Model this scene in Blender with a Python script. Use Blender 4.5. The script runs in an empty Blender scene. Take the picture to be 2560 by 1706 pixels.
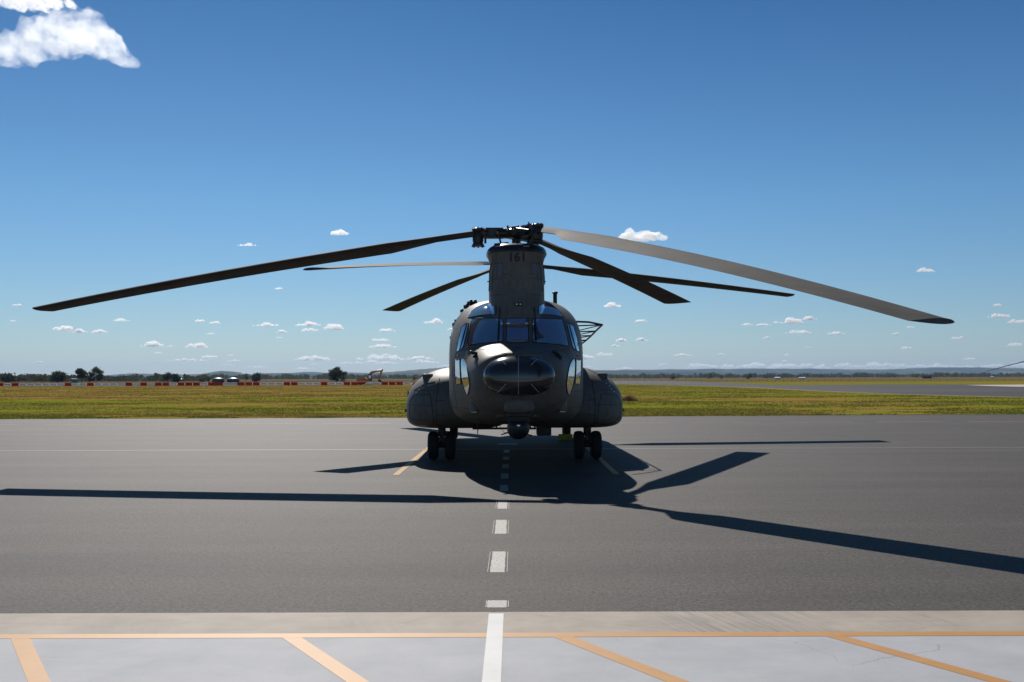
import bpy, bmesh, math, random
import numpy as np
from mathutils import Vector, Matrix, noise
from mathutils.bvhtree import BVHTree
from mathutils.geometry import delaunay_2d_cdt

random.seed(7)
sc = bpy.context.scene
C = sc.collection
R = math.radians

# ------------------------------------------------------------------ camera, sky, sun, exposure
EYE, FOC = 1.755, 2369.0
cam = bpy.data.cameras.new('camera')
cam.sensor_width = 36.0
cam.lens = FOC / 2560 * 36
cam.shift_x = -3 / 2560
cam.shift_y = 92 / 2560
cam.clip_start = 0.1
cam.clip_end = 260000
co = bpy.data.objects.new('camera', cam)
C.objects.link(co)
co.location = (0, 0, EYE)
co.rotation_euler = (Matrix.Rotation(R(90), 3, 'X') @ Matrix.Rotation(R(-0.172), 3, 'Z')).to_euler()
sc.camera = co

SUN_EL = R(42.4)
SUN_AZ = math.atan2(-0.277, 1.059)          # measured from +Y towards +X
w = bpy.data.worlds.new('World')
sc.world = w
w.use_nodes = True
nt = w.node_tree
bg = nt.nodes['Background']
sky = nt.nodes.new('ShaderNodeTexSky')
sky.sky_type = 'NISHITA'
sky.sun_disc = False
sky.sun_elevation = SUN_EL
sky.sun_rotation = SUN_AZ
sky.air_density = 1.0
sky.dust_density = 0.25
sky.ozone_density = 2.0
sky.altitude = 0
# colour cast of the sky from horizon to zenith (a polarised, deep blue sky)
stc = nt.nodes.new('ShaderNodeTexCoord')
ssep = nt.nodes.new('ShaderNodeSeparateXYZ')
nt.links.new(stc.outputs['Generated'], ssep.inputs[0])
srm = nt.nodes.new('ShaderNodeValToRGB')
els = srm.color_ramp.elements
els[0].position = 0.0; els[0].color = (.58, .69, .89, 1)
els[1].position = 1.0; els[1].color = (.08, .20, .36, 1)
for ps, cl in ((.05, (.52, .685, .87)), (.18, (.395, .66, .865)), (.37, (.19, .435, .67)), (.6, (.10, .26, .44))):
    e_ = els.new(ps); e_.color = (*cl, 1)
nt.links.new(ssep.outputs[2], srm.inputs[0])
smx = nt.nodes.new('ShaderNodeMix'); smx.data_type = 'RGBA'; smx.blend_type = 'MULTIPLY'; smx.inputs[0].default_value = 1
nt.links.new(sky.outputs[0], smx.inputs[6]); nt.links.new(srm.outputs[0], smx.inputs[7])
nt.links.new(smx.outputs[2], bg.inputs[0])
bg.inputs[1].default_value = 0.085

sl = bpy.data.lights.new('sun', 'SUN')
sl.energy = 4.9
sl.angle = R(0.53)
sl.color = (1.0, 0.95, 0.88)
so = bpy.data.objects.new('sun', sl)
C.objects.link(so)
sdir = Vector((0.277, -1.059, -1.0)).normalized()
so.rotation_euler = sdir.to_track_quat('-Z', 'Y').to_euler()
so.location = (-5, 30, 40)

sc.view_settings.view_transform = 'Standard'
sc.view_settings.look = 'None'
sc.view_settings.exposure = 0.0
sc.view_settings.gamma = 1.0
sc.render.engine = 'CYCLES'
sc.cycles.max_bounces = 10
sc.cycles.volume_bounces = 6
sc.cycles.transparent_max_bounces = 16

# ------------------------------------------------------------------ materials
def mat(name, col, rough=0.6, metal=0.0, col2=None, scale=4.0, bump=0.0, bscale=60.0, detail=5,
        spec=0.5, coord='Object', stretch=(1, 1, 1), coat=0.0, lo=0.35, hi=0.65):
    m = bpy.data.materials.new(name)
    m.use_nodes = True
    t = m.node_tree
    b = t.nodes['Principled BSDF']
    b.inputs['Base Color'].default_value = (*col, 1)
    b.inputs['Roughness'].default_value = rough
    b.inputs['Metallic'].default_value = metal
    b.inputs['Specular IOR Level'].default_value = spec
    b.inputs['Coat Weight'].default_value = coat
    tc = t.nodes.new('ShaderNodeTexCoord')
    mp = t.nodes.new('ShaderNodeMapping')
    mp.inputs['Scale'].default_value = stretch
    t.links.new(tc.outputs[coord], mp.inputs[0])
    if col2:
        n = t.nodes.new('ShaderNodeTexNoise')
        n.inputs['Scale'].default_value = scale
        n.inputs['Detail'].default_value = detail
        n.inputs['Roughness'].default_value = 0.65
        r = t.nodes.new('ShaderNodeValToRGB')
        r.color_ramp.elements[0].position = lo
        r.color_ramp.elements[1].position = hi
        r.color_ramp.elements[0].color = (*col, 1)
        r.color_ramp.elements[1].color = (*col2, 1)
        t.links.new(mp.outputs[0], n.inputs['Vector'])
        t.links.new(n.outputs[0], r.inputs[0])
        t.links.new(r.outputs[0], b.inputs['Base Color'])
    if bump:
        n2 = t.nodes.new('ShaderNodeTexNoise')
        n2.inputs['Scale'].default_value = bscale
        n2.inputs['Detail'].default_value = 3
        bp = t.nodes.new('ShaderNodeBump')
        bp.inputs['Strength'].default_value = bump
        bp.inputs['Distance'].default_value = 0.01
        t.links.new(mp.outputs[0], n2.inputs['Vector'])
        t.links.new(n2.outputs[0], bp.inputs['Height'])
        t.links.new(bp.outputs[0], b.inputs['Normal'])
    return m

def nd(t, kind, **kw):
    n = t.nodes.new(kind)
    for k, v in kw.items():
        if k in n.inputs: n.inputs[k].default_value = v
        else: setattr(n, k, v)
    return n

def math_n(t, op, a, b=None, clamp=False):
    n = t.nodes.new('ShaderNodeMath'); n.operation = op; n.use_clamp = clamp
    for i, v in enumerate((a, b)):
        if v is None: continue
        if isinstance(v, (int, float)): n.inputs[i].default_value = v
        else: t.links.new(v, n.inputs[i])
    return n.outputs[0]

def mix_c(t, fac, a, b, mode='MIX'):
    n = t.nodes.new('ShaderNodeMix'); n.data_type = 'RGBA'; n.blend_type = mode
    if isinstance(fac, (int, float)): n.inputs[0].default_value = fac
    else: t.links.new(fac, n.inputs[0])
    for i, v in ((6, a), (7, b)):
        if isinstance(v, tuple): n.inputs[i].default_value = (*v, 1)
        else: t.links.new(v, n.inputs[i])
    return n.outputs[2]

def noise_n(t, vec, scale, detail=4, rough=0.6, stretch=None):
    n = t.nodes.new('ShaderNodeTexNoise')
    n.inputs['Scale'].default_value = scale
    n.inputs['Detail'].default_value = detail
    n.inputs['Roughness'].default_value = rough
    if stretch:
        m = t.nodes.new('ShaderNodeMapping'); m.inputs['Scale'].default_value = stretch
        t.links.new(vec, m.inputs[0]); vec = m.outputs[0]
    t.links.new(vec, n.inputs['Vector'])
    return n.outputs[0]

def ramp(t, fac, p0, p1, c0=(0, 0, 0), c1=(1, 1, 1)):
    r = t.nodes.new('ShaderNodeValToRGB')
    r.color_ramp.elements[0].position = p0; r.color_ramp.elements[1].position = p1
    r.color_ramp.elements[0].color = (*c0, 1); r.color_ramp.elements[1].color = (*c1, 1)
    t.links.new(fac, r.inputs[0])
    return r.outputs[0]

def base(name):
    m = bpy.data.materials.new(name); m.use_nodes = True
    t = m.node_tree; b = t.nodes['Principled BSDF']
    tc = t.nodes.new('ShaderNodeTexCoord')
    return m, t, b, tc.outputs['Object']

def bump_n(t, b, h, strength, dist):
    bp = t.nodes.new('ShaderNodeBump'); bp.inputs['Strength'].default_value = strength
    bp.inputs['Distance'].default_value = dist
    t.links.new(h, bp.inputs['Height']); t.links.new(bp.outputs[0], b.inputs['Normal'])

def asphalt_material():
    m, t, b, v = base('asphalt')
    fine = noise_n(t, v, 30, 5, 0.8)
    fine2 = noise_n(t, v, 130, 2, 0.7)
    mid = noise_n(t, v, 3.0, 5, 0.65)
    band = noise_n(t, v, 0.8, 5, 0.6, (0.03, 1.2, 1))
    stain = noise_n(t, v, 0.5, 6, 0.65, (0.35, 1, 1))
    c = ramp(t, fine, 0.38, 0.64, (0.017, 0.0148, 0.0126), (0.116, 0.098, 0.082))
    coarse = noise_n(t, v, 11, 5, 0.85)
    c = mix_c(t, 0.9, c, ramp(t, coarse, 0.36, 0.64, (0.72, 0.72, 0.72), (1.22, 1.21, 1.20)), 'MULTIPLY')
    sp = ramp(t, fine2, 0.64, 0.74)
    c = mix_c(t, math_n(t, 'MULTIPLY', sp, 0.5), c, (0.26, 0.24, 0.21))
    sxy = t.nodes.new('ShaderNodeSeparateXYZ'); t.links.new(v, sxy.inputs[0])      # paver seams and a few rolled-in scuffs
    yw = math_n(t, 'ADD', math_n(t, 'DIVIDE', sxy.outputs[1], 3.9), math_n(t, 'MULTIPLY', noise_n(t, v, 0.35, 4, 0.6, (0.2, 1, 1)), 0.10))
    seam = math_n(t, 'LESS_THAN', math_n(t, 'ABSOLUTE', math_n(t, 'SUBTRACT', math_n(t, 'FRACT', yw), 0.5)), 0.006)
    c = mix_c(t, math_n(t, 'MULTIPLY', math_n(t, 'MULTIPLY', seam, ramp(t, mid, 0.40, 0.60)), 0.55), c, (0.022, 0.020, 0.018))
    mpr = t.nodes.new('ShaderNodeMapping'); mpr.inputs['Rotation'].default_value = (0, 0, R(14)); t.links.new(v, mpr.inputs[0])
    scf = noise_n(t, mpr.outputs[0], 0.9, 4, 0.6, (0.04, 2.2, 1))
    c = mix_c(t, math_n(t, 'MULTIPLY', ramp(t, scf, 0.64, 0.70), 0.35), c, (0.03, 0.028, 0.025))
    dk = ramp(t, fine2, 0.27, 0.38, (1, 1, 1), (0, 0, 0))
    c = mix_c(t, math_n(t, 'MULTIPLY', dk, 0.5), c, (0.025, 0.024, 0.023))
    c = mix_c(t, 0.55, c, ramp(t, mid, 0.3, 0.7, (0.8, 0.8, 0.8), (1.15, 1.15, 1.15)), 'MULTIPLY')
    c = mix_c(t, 0.8, c, ramp(t, band, 0.38, 0.62, (0.82, 0.82, 0.82), (1.12, 1.12, 1.12)), 'MULTIPLY')
    c = mix_c(t, 0.6, c, ramp(t, stain, 0.3, 0.6, (0.66, 0.66, 0.67), (1.10, 1.10, 1.10)), 'MULTIPLY')
    t.links.new(c, b.inputs['Base Color'])
    b.inputs['Roughness'].default_value = 0.70
    b.inputs['Specular IOR Level'].default_value = 0.30
    bump_n(t, b, fine, 0.9, 0.010)
    return m

def concrete_material(name, c0, c1, warm, crack=0.5, streaks=True):
    m, t, b, v = base(name)
    n1 = noise_n(t, v, 1.6, 7, 0.65)
    n2 = noise_n(t, v, 90, 3, 0.7)
    c = ramp(t, n1, 0.32, 0.68, c0, c1)
    c = mix_c(t, 0.5, c, ramp(t, n2, 0.3, 0.7, (0.88, 0.88, 0.88), (1.08, 1.08, 1.08)), 'MULTIPLY')
    st = noise_n(t, v, 3.0, 6, 0.7, (0.6, 2.6, 1))
    c = mix_c(t, math_n(t, 'MULTIPLY', ramp(t, st, 0.52, 0.72), 0.35), c, warm)
    if streaks:                                                     # tyre scuffs running diagonally
        mp = t.nodes.new('ShaderNodeMapping'); mp.inputs['Rotation'].default_value = (0, 0, R(-19.3))
        t.links.new(v, mp.inputs[0])
        s = noise_n(t, mp.outputs[0], 5.0, 5, 0.7, (5.0, 0.25, 1))
        sx = t.nodes.new('ShaderNodeSeparateXYZ'); t.links.new(v, sx.inputs[0])
        patch_ = ramp(t, math_n(t, 'ABSOLUTE', math_n(t, 'SUBTRACT', sx.outputs[0], 1.62)), 0.25, 0.75, (1, 1, 1), (0, 0, 0))
        msk = math_n(t, 'ADD', math_n(t, 'MULTIPLY', patch_, 1.0), math_n(t, 'MULTIPLY', ramp(t, noise_n(t, v, 0.6, 3, 0.5), 0.52, 0.64), 0.35), True)
        f = math_n(t, 'MULTIPLY', ramp(t, s, 0.42, 0.62), msk)
        c = mix_c(t, math_n(t, 'MULTIPLY', f, 0.62), c, (0.15, 0.145, 0.145))
    vo = t.nodes.new('ShaderNodeTexVoronoi'); vo.feature = 'DISTANCE_TO_EDGE'
    vo.inputs['Scale'].default_value = 0.42
    wob = t.nodes.new('ShaderNodeTexNoise'); wob.inputs['Scale'].default_value = 3.5; wob.inputs['Detail'].default_value = 6
    t.links.new(v, wob.inputs['Vector'])
    av = t.nodes.new('ShaderNodeVectorMath'); av.operation = 'ADD'
    sc_ = t.nodes.new('ShaderNodeVectorMath'); sc_.operation = 'SCALE'; sc_.inputs['Scale'].default_value = 0.16
    t.links.new(wob.outputs[1], sc_.inputs[0]); t.links.new(v, av.inputs[0]); t.links.new(sc_.outputs[0], av.inputs[1])
    t.links.new(av.outputs[0], vo.inputs['Vector'])
    ck = math_n(t, 'LESS_THAN', vo.outputs['Distance'], 0.0010)
    cm = math_n(t, 'MULTIPLY', ck, ramp(t, noise_n(t, v, 0.9, 2), 0.45, 0.55))
    c = mix_c(t, math_n(t, 'MULTIPLY', cm, crack), c, (0.10, 0.09, 0.08))
    spots = t.nodes.new('ShaderNodeTexVoronoi'); spots.inputs['Scale'].default_value = 3.1
    t.links.new(v, spots.inputs['Vector'])
    c = mix_c(t, math_n(t, 'MULTIPLY', math_n(t, 'LESS_THAN', spots.outputs['Distance'], 0.022), 0.6), c, (0.12, 0.11, 0.10))
    t.links.new(c, b.inputs['Base Color'])
    b.inputs['Roughness'].default_value = 0.7
    b.inputs['Specular IOR Level'].default_value = 0.3
    bump_n(t, b, n2, 0.3, 0.002)
    return m

def paint_material(name, col, wear=0.5, under=(0.11, 0.10, 0.095), cov=0.62):
    m, t, b, v = base(name)
    f = noise_n(t, v, 46, 4, 0.75)
    g = noise_n(t, v, 3.5, 5, 0.6)
    c = mix_c(t, ramp(t, g, 0.3, 0.7), tuple(x * 0.86 for x in col), col)
    mk = ramp(t, f, cov - 0.02, cov + 0.06)
    c = mix_c(t, math_n(t, 'MULTIPLY', mk, wear), c, under)
    t.links.new(c, b.inputs['Base Color'])
    b.inputs['Roughness'].default_value = 0.52
    bump_n(t, b, f, 0.25, 0.003)
    return m

def grass_material(name, greens, browns, scale=1.0, bias=0.5, zone=False):
    m, t, b, v = base(name)
    big = noise_n(t, v, 0.05 * scale, 6, 0.66, (0.7, 1, 1))
    mid = noise_n(t, v, 0.4 * scale, 7, 0.75, (0.7, 1, 1))
    fin = noise_n(t, v, 5.0 * scale, 4, 0.75, (0.6, 1, 1))
    gr = ramp(t, fin, 0.3, 0.7, greens[0], greens[1])
    br = ramp(t, fin, 0.3, 0.7, browns[0], browns[1])
    f = math_n(t, 'ADD', math_n(t, 'MULTIPLY', big, 1.3), math_n(t, 'MULTIPLY', mid, 0.7))
    f = math_n(t, 'MULTIPLY', f, 0.5)
    if zone:                                                        # the dry, orange part of the field lies far back on the left
        sx = t.nodes.new('ShaderNodeSeparateXYZ'); t.links.new(v, sx.inputs[0])
        yy = math_n(t, 'MULTIPLY', math_n(t, 'SUBTRACT', sx.outputs[1], 70), 0.02, True)
        xx = math_n(t, 'MULTIPLY', math_n(t, 'SUBTRACT', 25, sx.outputs[0]), 0.03, True)
        f = math_n(t, 'SUBTRACT', math_n(t, 'ADD', f, 0.018), math_n(t, 'MULTIPLY', math_n(t, 'MULTIPLY', yy, xx), 0.085))
    f = ramp(t, f, bias - 0.045, bias + 0.045)
    c = mix_c(t, f, br, gr)
    sp = noise_n(t, v, 1.3 * scale, 5, 0.7, (0.5, 1, 1))
    c = mix_c(t, math_n(t, 'MULTIPLY', ramp(t, sp, 0.62, 0.70), 0.6), c, (0.035, 0.028, 0.018))
    t.links.new(c, b.inputs['Base Color'])
    b.inputs['Roughness'].default_value = 1.0
    b.inputs['Specular IOR Level'].default_value = 0.0
    bump_n(t, b, mid, 0.7, 0.25)
    return m

def skin_material():
    """matt olive-grey aircraft paint with panel joints, fasteners, scuffs"""
    m, t, b, v = base('aircraft_paint')
    n1 = noise_n(t, v, 1.4, 7, 0.65)
    n2 = noise_n(t, v, 14, 6, 0.7, (1, 1, 0.35))
    c = ramp(t, n1, 0.3, 0.7, (0.128, 0.117, 0.098), (0.200, 0.184, 0.156))
    c = mix_c(t, 0.7, c, ramp(t, n2, 0.35, 0.7, (0.74, 0.74, 0.74), (1.22, 1.22, 1.22)), 'MULTIPLY')
    mp = t.nodes.new('ShaderNodeMapping'); mp.inputs['Rotation'].default_value = (0, R(90), 0)
    sx = t.nodes.new('ShaderNodeSeparateXYZ'); t.links.new(v, sx.inputs[0])
    cx = t.nodes.new('ShaderNodeCombineXYZ')
    t.links.new(sx.outputs[1], cx.inputs[0]); t.links.new(sx.outputs[2], cx.inputs[1])
    br = t.nodes.new('ShaderNodeTexBrick')
    br.inputs['Scale'].default_value = 1.0; br.inputs['Mortar Size'].default_value = 0.0075
    br.inputs['Brick Width'].default_value = 0.95; br.inputs['Row Height'].default_value = 0.30
    br.inputs['Mortar Smooth'].default_value = 0.4
    t.links.new(cx.outputs[0], br.inputs['Vector'])
    geo = t.nodes.new('ShaderNodeTexCoord')
    sn = t.nodes.new('ShaderNodeSeparateXYZ'); t.links.new(geo.outputs['Normal'], sn.inputs[0])
    side = math_n(t, 'GREATER_THAN', math_n(t, 'ABSOLUTE', sn.outputs[0]), 0.42)
    aft = math_n(t, 'GREATER_THAN', sx.outputs[1], -1.15)
    j = math_n(t, 'MULTIPLY', math_n(t, 'MULTIPLY', br.outputs['Fac'], side), aft)
    c = mix_c(t, math_n(t, 'MULTIPLY', j, 0.55), c, (0.02, 0.02, 0.02))
    t.links.new(c, b.inputs['Base Color'])
    b.inputs['Specular IOR Level'].default_value = 0.28
    rr = ramp(t, n1, 0.3, 0.7, (0.44, 0.44, 0.44), (0.58, 0.58, 0.58))
    t.links.new(rr, b.inputs['Roughness'])
    h = math_n(t, 'SUBTRACT', math_n(t, 'MULTIPLY', n1, 0.5), j)
    bump_n(t, b, h, 0.25, 0.01)
    return m

M = {}
M['asphalt'] = asphalt_material()
M['beige'] = concrete_material('beige_concrete', (0.30, 0.26, 0.215), (0.41, 0.355, 0.295), (0.22, 0.185, 0.15), 0.6)
M['blue'] = concrete_material('grey_painted_concrete', (0.335, 0.345, 0.365), (0.42, 0.425, 0.44), (0.34, 0.335, 0.32), 0.45, False)
M['yellow_line'] = paint_material('yellow_line_paint', (0.50, 0.245, 0.06), 0.45, (0.36, 0.31, 0.25))
M['yellow_asphalt'] = paint_material('faded_yellow_paint', (0.46, 0.25, 0.06), 0.6)
M['yellow_asphalt'].node_tree.nodes['Principled BSDF'].inputs['Specular IOR Level'].default_value = 0.15
M['white_line'] = paint_material('white_line_paint', (0.60, 0.60, 0.58), 0.35, (0.45, 0.44, 0.42))
M['white_asphalt'] = paint_material('worn_white_paint', (0.38, 0.36, 0.32), 0.85, cov=0.53)
M['grass'] = grass_material('grass_ground', ((0.085, 0.115, 0.010), (0.235, 0.245, 0.028)), ((0.15, 0.10, 0.025), (0.36, 0.225, 0.065)), 1.0, 0.492, True)
M['field'] = grass_material('dry_field', ((0.10, 0.10, 0.025), (0.17, 0.15, 0.045)), ((0.11, 0.075, 0.035), (0.20, 0.135, 0.06)), 0.25, 0.52)
M['skin'] = skin_material()
M['dark'] = mat('dark_metal', (0.018, 0.018, 0.019), 0.42, 0.2, (0.035, 0.034, 0.032), 9, bump=0.1)
M['hub'] = mat('oily_hub_metal', (0.02, 0.02, 0.02), 0.4, 0.4, (0.06, 0.055, 0.05), 14, bump=0.3, bscale=30)
M['cap'] = mat('black_cap_paint', (0.02, 0.022, 0.024), 0.3, 0, (0.03, 0.03, 0.032), 4)
M['rubber'] = mat('tyre_rubber', (0.012, 0.012, 0.012), 0.8, 0, (0.022, 0.021, 0.02), 12, bump=0.2)
M['radome'] = mat('glossy_radome', (0.034, 0.032, 0.029), 0.16, 0, (0.060, 0.055, 0.048), 2.5, coat=0.8, detail=6)
M['glass'] = mat('tinted_glass', (0.62, 0.80, 0.76), 0.03, 0.88, (0.72, 0.62, 0.78), 1.6, detail=1, lo=.38, hi=.62)
M['chin'] = mat('mirror_glass', (0.66, 0.68, 0.70), 0.03, 0.9)
M['blade'] = mat('blade_paint', (0.040, 0.038, 0.035), 0.75, 0, (0.080, 0.073, 0.064), 1.5, spec=0.2, stretch=(1, 1, 1), detail=7)
M['white'] = mat('white_strip', (0.6, 0.6, 0.6), 0.4)
M['lens'] = mat('lamp_lens', (0.75, 0.75, 0.75), 0.15, 0.6)
M['paleplate'] = mat('pale_sensor_plate', (0.17, 0.19, 0.21), 0.5, 0, (0.11, 0.125, 0.14), 60)
M['blacknum'] = mat('number_paint', (0.02, 0.021, 0.026), 0.6)
M['red'] = mat('red_lens', (0.35, 0.01, 0.01), 0.2)
M['bluelens'] = mat('blue_lens', (0.01, 0.12, 0.22), 0.2)
M['orange'] = mat('orange_cap', (0.55, 0.12, 0.02), 0.5)
M['chockyellow'] = mat('chock_yellow', (0.42, 0.38, 0.02), 0.6, 0, (0.30, 0.27, 0.03), 8)
M['steel'] = mat('bright_steel', (0.5, 0.5, 0.5), 0.3, 0.9)

# ------------------------------------------------------------------ mesh helpers
class MB:
    def __init__(s): s.v = []; s.f = []
    def add(s, vs, fs):
        o = len(s.v); s.v += [tuple(x) for x in vs]; s.f += [tuple(i + o for i in f) for f in fs]; return s
    def box(s, c, d, rz=0, m=None):
        x, y, z = (q / 2 for q in d)
        vs = [Vector(p) for p in ((-x, -y, -z), (x, -y, -z), (x, y, -z), (-x, y, -z), (-x, -y, z), (x, -y, z), (x, y, z), (-x, y, z))]
        mm = m or Matrix.Rotation(rz, 3, 'Z')
        return s.add([mm @ p + Vector(c) for p in vs], [(0, 3, 2, 1), (4, 5, 6, 7), (0, 1, 5, 4), (1, 2, 6, 5), (2, 3, 7, 6), (3, 0, 4, 7)])
    def tube(s, p, r, n=8, caps=True):
        p = [Vector(a) for a in p]
        if not isinstance(r, (list, tuple)): r = [r] * len(p)
        vs = []; fs = []
        up = Vector((0, 0, 1)); t0 = (p[1] - p[0]).normalized()
        if abs(t0.dot(up)) > 0.95: up = Vector((0, 1, 0))
        for i, a in enumerate(p):
            t = (p[min(i + 1, len(p) - 1)] - p[max(i - 1, 0)]).normalized()
            u = t.cross(up).normalized(); q = t.cross(u)
            for k in range(n):
                an = 2 * math.pi * k / n
                vs.append(a + (u * math.cos(an) + q * math.sin(an)) * r[i])
        for i in range(len(p) - 1):
            for k in range(n):
                fs.append((i * n + k, i * n + (k + 1) % n, (i + 1) * n + (k + 1) % n, (i + 1) * n + k))
        if caps: fs += [tuple(range(n)), tuple(reversed(range(len(vs) - n, len(vs))))]
        return s.add(vs, fs)
    def rings(s, rs, caps=True):
        n = len(rs[0]); vs = [q for r in rs for q in r]; fs = []
        for i in range(len(rs) - 1):
            for k in range(n):
                fs.append((i * n + k, i * n + (k + 1) % n, (i + 1) * n + (k + 1) % n, (i + 1) * n + k))
        if caps: fs += [tuple(reversed(range(n))), tuple(range(len(vs) - n, len(vs)))]
        return s.add(vs, fs)
    def lathe(s, prof, c=(0, 0, 0), n=24, axis='z'):
        rs = []
        for r, h in prof:
            ring = []
            for k in range(n):
                a = 2 * math.pi * k / n
                x, y = r * math.cos(a), r * math.sin(a)
                p = {'z': (x, y, h), 'x': (h, x, y), 'y': (y, h, x)}[axis]
                ring.append((p[0] + c[0], p[1] + c[1], p[2] + c[2]))
            rs.append(ring)
        return s.rings(rs)
    def ball(s, c, r, n=12, sc3=(1, 1, 1)):
        rs = []
        for i in range(1, n):
            a = math.pi * i / n
            rs.append([(c[0] + r * sc3[0] * math.sin(a) * math.cos(2 * math.pi * k / (n + 4)), c[1] + r * sc3[1] * math.sin(a) * math.sin(2 * math.pi * k / (n + 4)), c[2] - r * sc3[2] * math.cos(a)) for k in range(n + 4)])
        return s.rings(rs)
    def mesh(s, name, m=None, smooth=True, angle=40):
        me = bpy.data.meshes.new(name)
        me.from_pydata(s.v, [], s.f); me.update()
        bm = bmesh.new(); bm.from_mesh(me)
        bmesh.ops.recalc_face_normals(bm, faces=bm.faces)
        if smooth:
            for f in bm.faces: f.smooth = True
            for e in bm.edges:
                if len(e.link_faces) == 2 and e.calc_face_angle(0) > R(angle): e.smooth = False
        bm.to_mesh(me); bm.free()
        if m: me.materials.append(m)
        return me
    def build(s, name, m, parent=None, smooth=True, angle=40, bevel=0):
        o = bpy.data.objects.new(name, s.mesh(name, m, smooth, angle)); C.objects.link(o)
        if parent: o.parent = parent
        if bevel:
            b = o.modifiers.new('bevel', 'BEVEL'); b.width = bevel; b.segments = 2; b.limit_method = 'ANGLE'
        return o

def tag(o, label=None, cat=None, group=None, kind=None):
    for k, v in (('label', label), ('category', cat), ('group', group), ('kind', kind)):
        if v: o[k] = v
    return o
def empty(name, loc, rz=0):
    o = bpy.data.objects.new(name, None); C.objects.link(o); o.location = loc; o.rotation_euler = (0, 0, rz)
    o.empty_display_size = 0.2
    return o
def copy_tree(o, parent=None):
    c = o.copy(); C.objects.link(c)
    if parent: c.parent = parent
    for ch in [x for x in kids.get(o.name, [])]: copy_tree(ch, c)
    return c
kids = {}
def index_kids():
    kids.clear()
    for o in C.objects:
        if o.parent: kids.setdefault(o.parent.name, []).append(o)

def sheet(name, poly, z, m, kind='structure', thick=0.0, label=None):
    mb = MB()
    n = len(poly)
    if thick:
        mb.add([(x, y, z) for x, y in poly] + [(x, y, z - thick) for x, y in poly],
               [tuple(range(n)), tuple(reversed(range(n, 2 * n)))] + [(i, (i + 1) % n, (i + 1) % n + n, i + n) for i in range(n)])
    else:
        mb.add([(x, y, z) for x, y in poly], [tuple(range(n))])
    o = mb.build(name, m, smooth=False)
    if not thick:
        me = o.data
        if me.polygons[0].normal.z < 0: me.flip_normals()
    tag(o, kind=kind)
    if label: o['label'] = label
    return o

# ------------------------------------------------------------------ ground, apron, markings
def rect(x0, y0, x1, y1): return [(x0, y0), (x1, y0), (x1, y1), (x0, y1)]
sheet('ground', rect(-16000, -16000, 16000, 16000), -0.045, M['field'])

def wavy(x0, x1, n, fy, rev=False):
    xs = [x0 + (x1 - x0) * i / n for i in range(n + 1)]
    if rev: xs = xs[::-1]
    return [(x, fy(x)) for x in xs]
# airfield grass, its near edge ragged along the asphalt
edge = lambda x: 42.2 + 0.075 * x * (1 if x > 0 else 0.25) + 0.35 * noise.noise((x * 0.5, 3, 0)) + 0.20 * noise.noise((x * 4.1, 8, 0))
FAR = 236
sheet('grass_verge', wavy(-220, 260, 1400, edge) + [(260, 340), (-20, 340), (-24, FAR), (-220, FAR)], 0.012, M['grass'])
sheet('asphalt_apron', rect(-200, 7.075, 260, 64), 0.0, M['asphalt'])
# the sealed taxiway curving off on the right, from the survey of its two edges
taxi_low = [(20, 300), (27, 247), (33, 218), (39, 187), (41, 160), (39.6, 136), (38.4, 118), (38.6, 101), (40, 89), (42.8, 79.5), (48, 72), (60, 67), (260, 64.2)]
taxi_up = [(58, 533), (79, 520), (72, 365), (62, 239), (56.5, 205), (60, 199), (81, 209), (110, 205), (260, 202)]
M['taxi'] = mat('taxiway_seal', (0.030, 0.029, 0.029), 0.8, 0, (0.075, 0.072, 0.070), 0.12, spec=0.2, detail=6, stretch=(0.10, 1, 1))
M['dirt'] = mat('red_dirt', (0.22, 0.13, 0.08), 0.95, 0, (0.30, 0.20, 0.12), 0.8)
M['palegravel'] = mat('pale_gravel', (0.42, 0.34, 0.27), 0.95, 0, (0.5, 0.42, 0.34), 0.6)
sheet('dirt_edge', [(x - 1.0, y - .6) for x, y in taxi_low[:-1]] + [(260, 63.9)] + taxi_up[::-1][1:], 0.016, M['dirt'])
sheet('taxiway', taxi_low + taxi_up[::-1], 0.020, M['taxi'])
sheet('gravel_pad', [(84, 158), (86, 171), (92, 193), (109, 200), (260, 198), (260, 155)], 0.024, M['palegravel'])
# far airfield bands
sheet('far_green_strip', [(58, 208), (81, 212), (110, 208), (300, 204), (330, 330), (74, 330), (66, 250)], 0.013, M['grass'])
sheet('far_taxiway', [(-60, 610), (400, 640), (400, 655), (-60, 622)], -0.03, M['taxi'])
sheet('brown_field', [(-420, FAR + 4), (-30, FAR + 4), (60, 700), (-420, 500)], -0.035,
      grass_material('ploughed_field', ((0.13, 0.10, 0.05), (0.18, 0.14, 0.07)), ((0.08, 0.05, 0.03), (0.15, 0.10, 0.06)), 0.4, 0.55))

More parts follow.
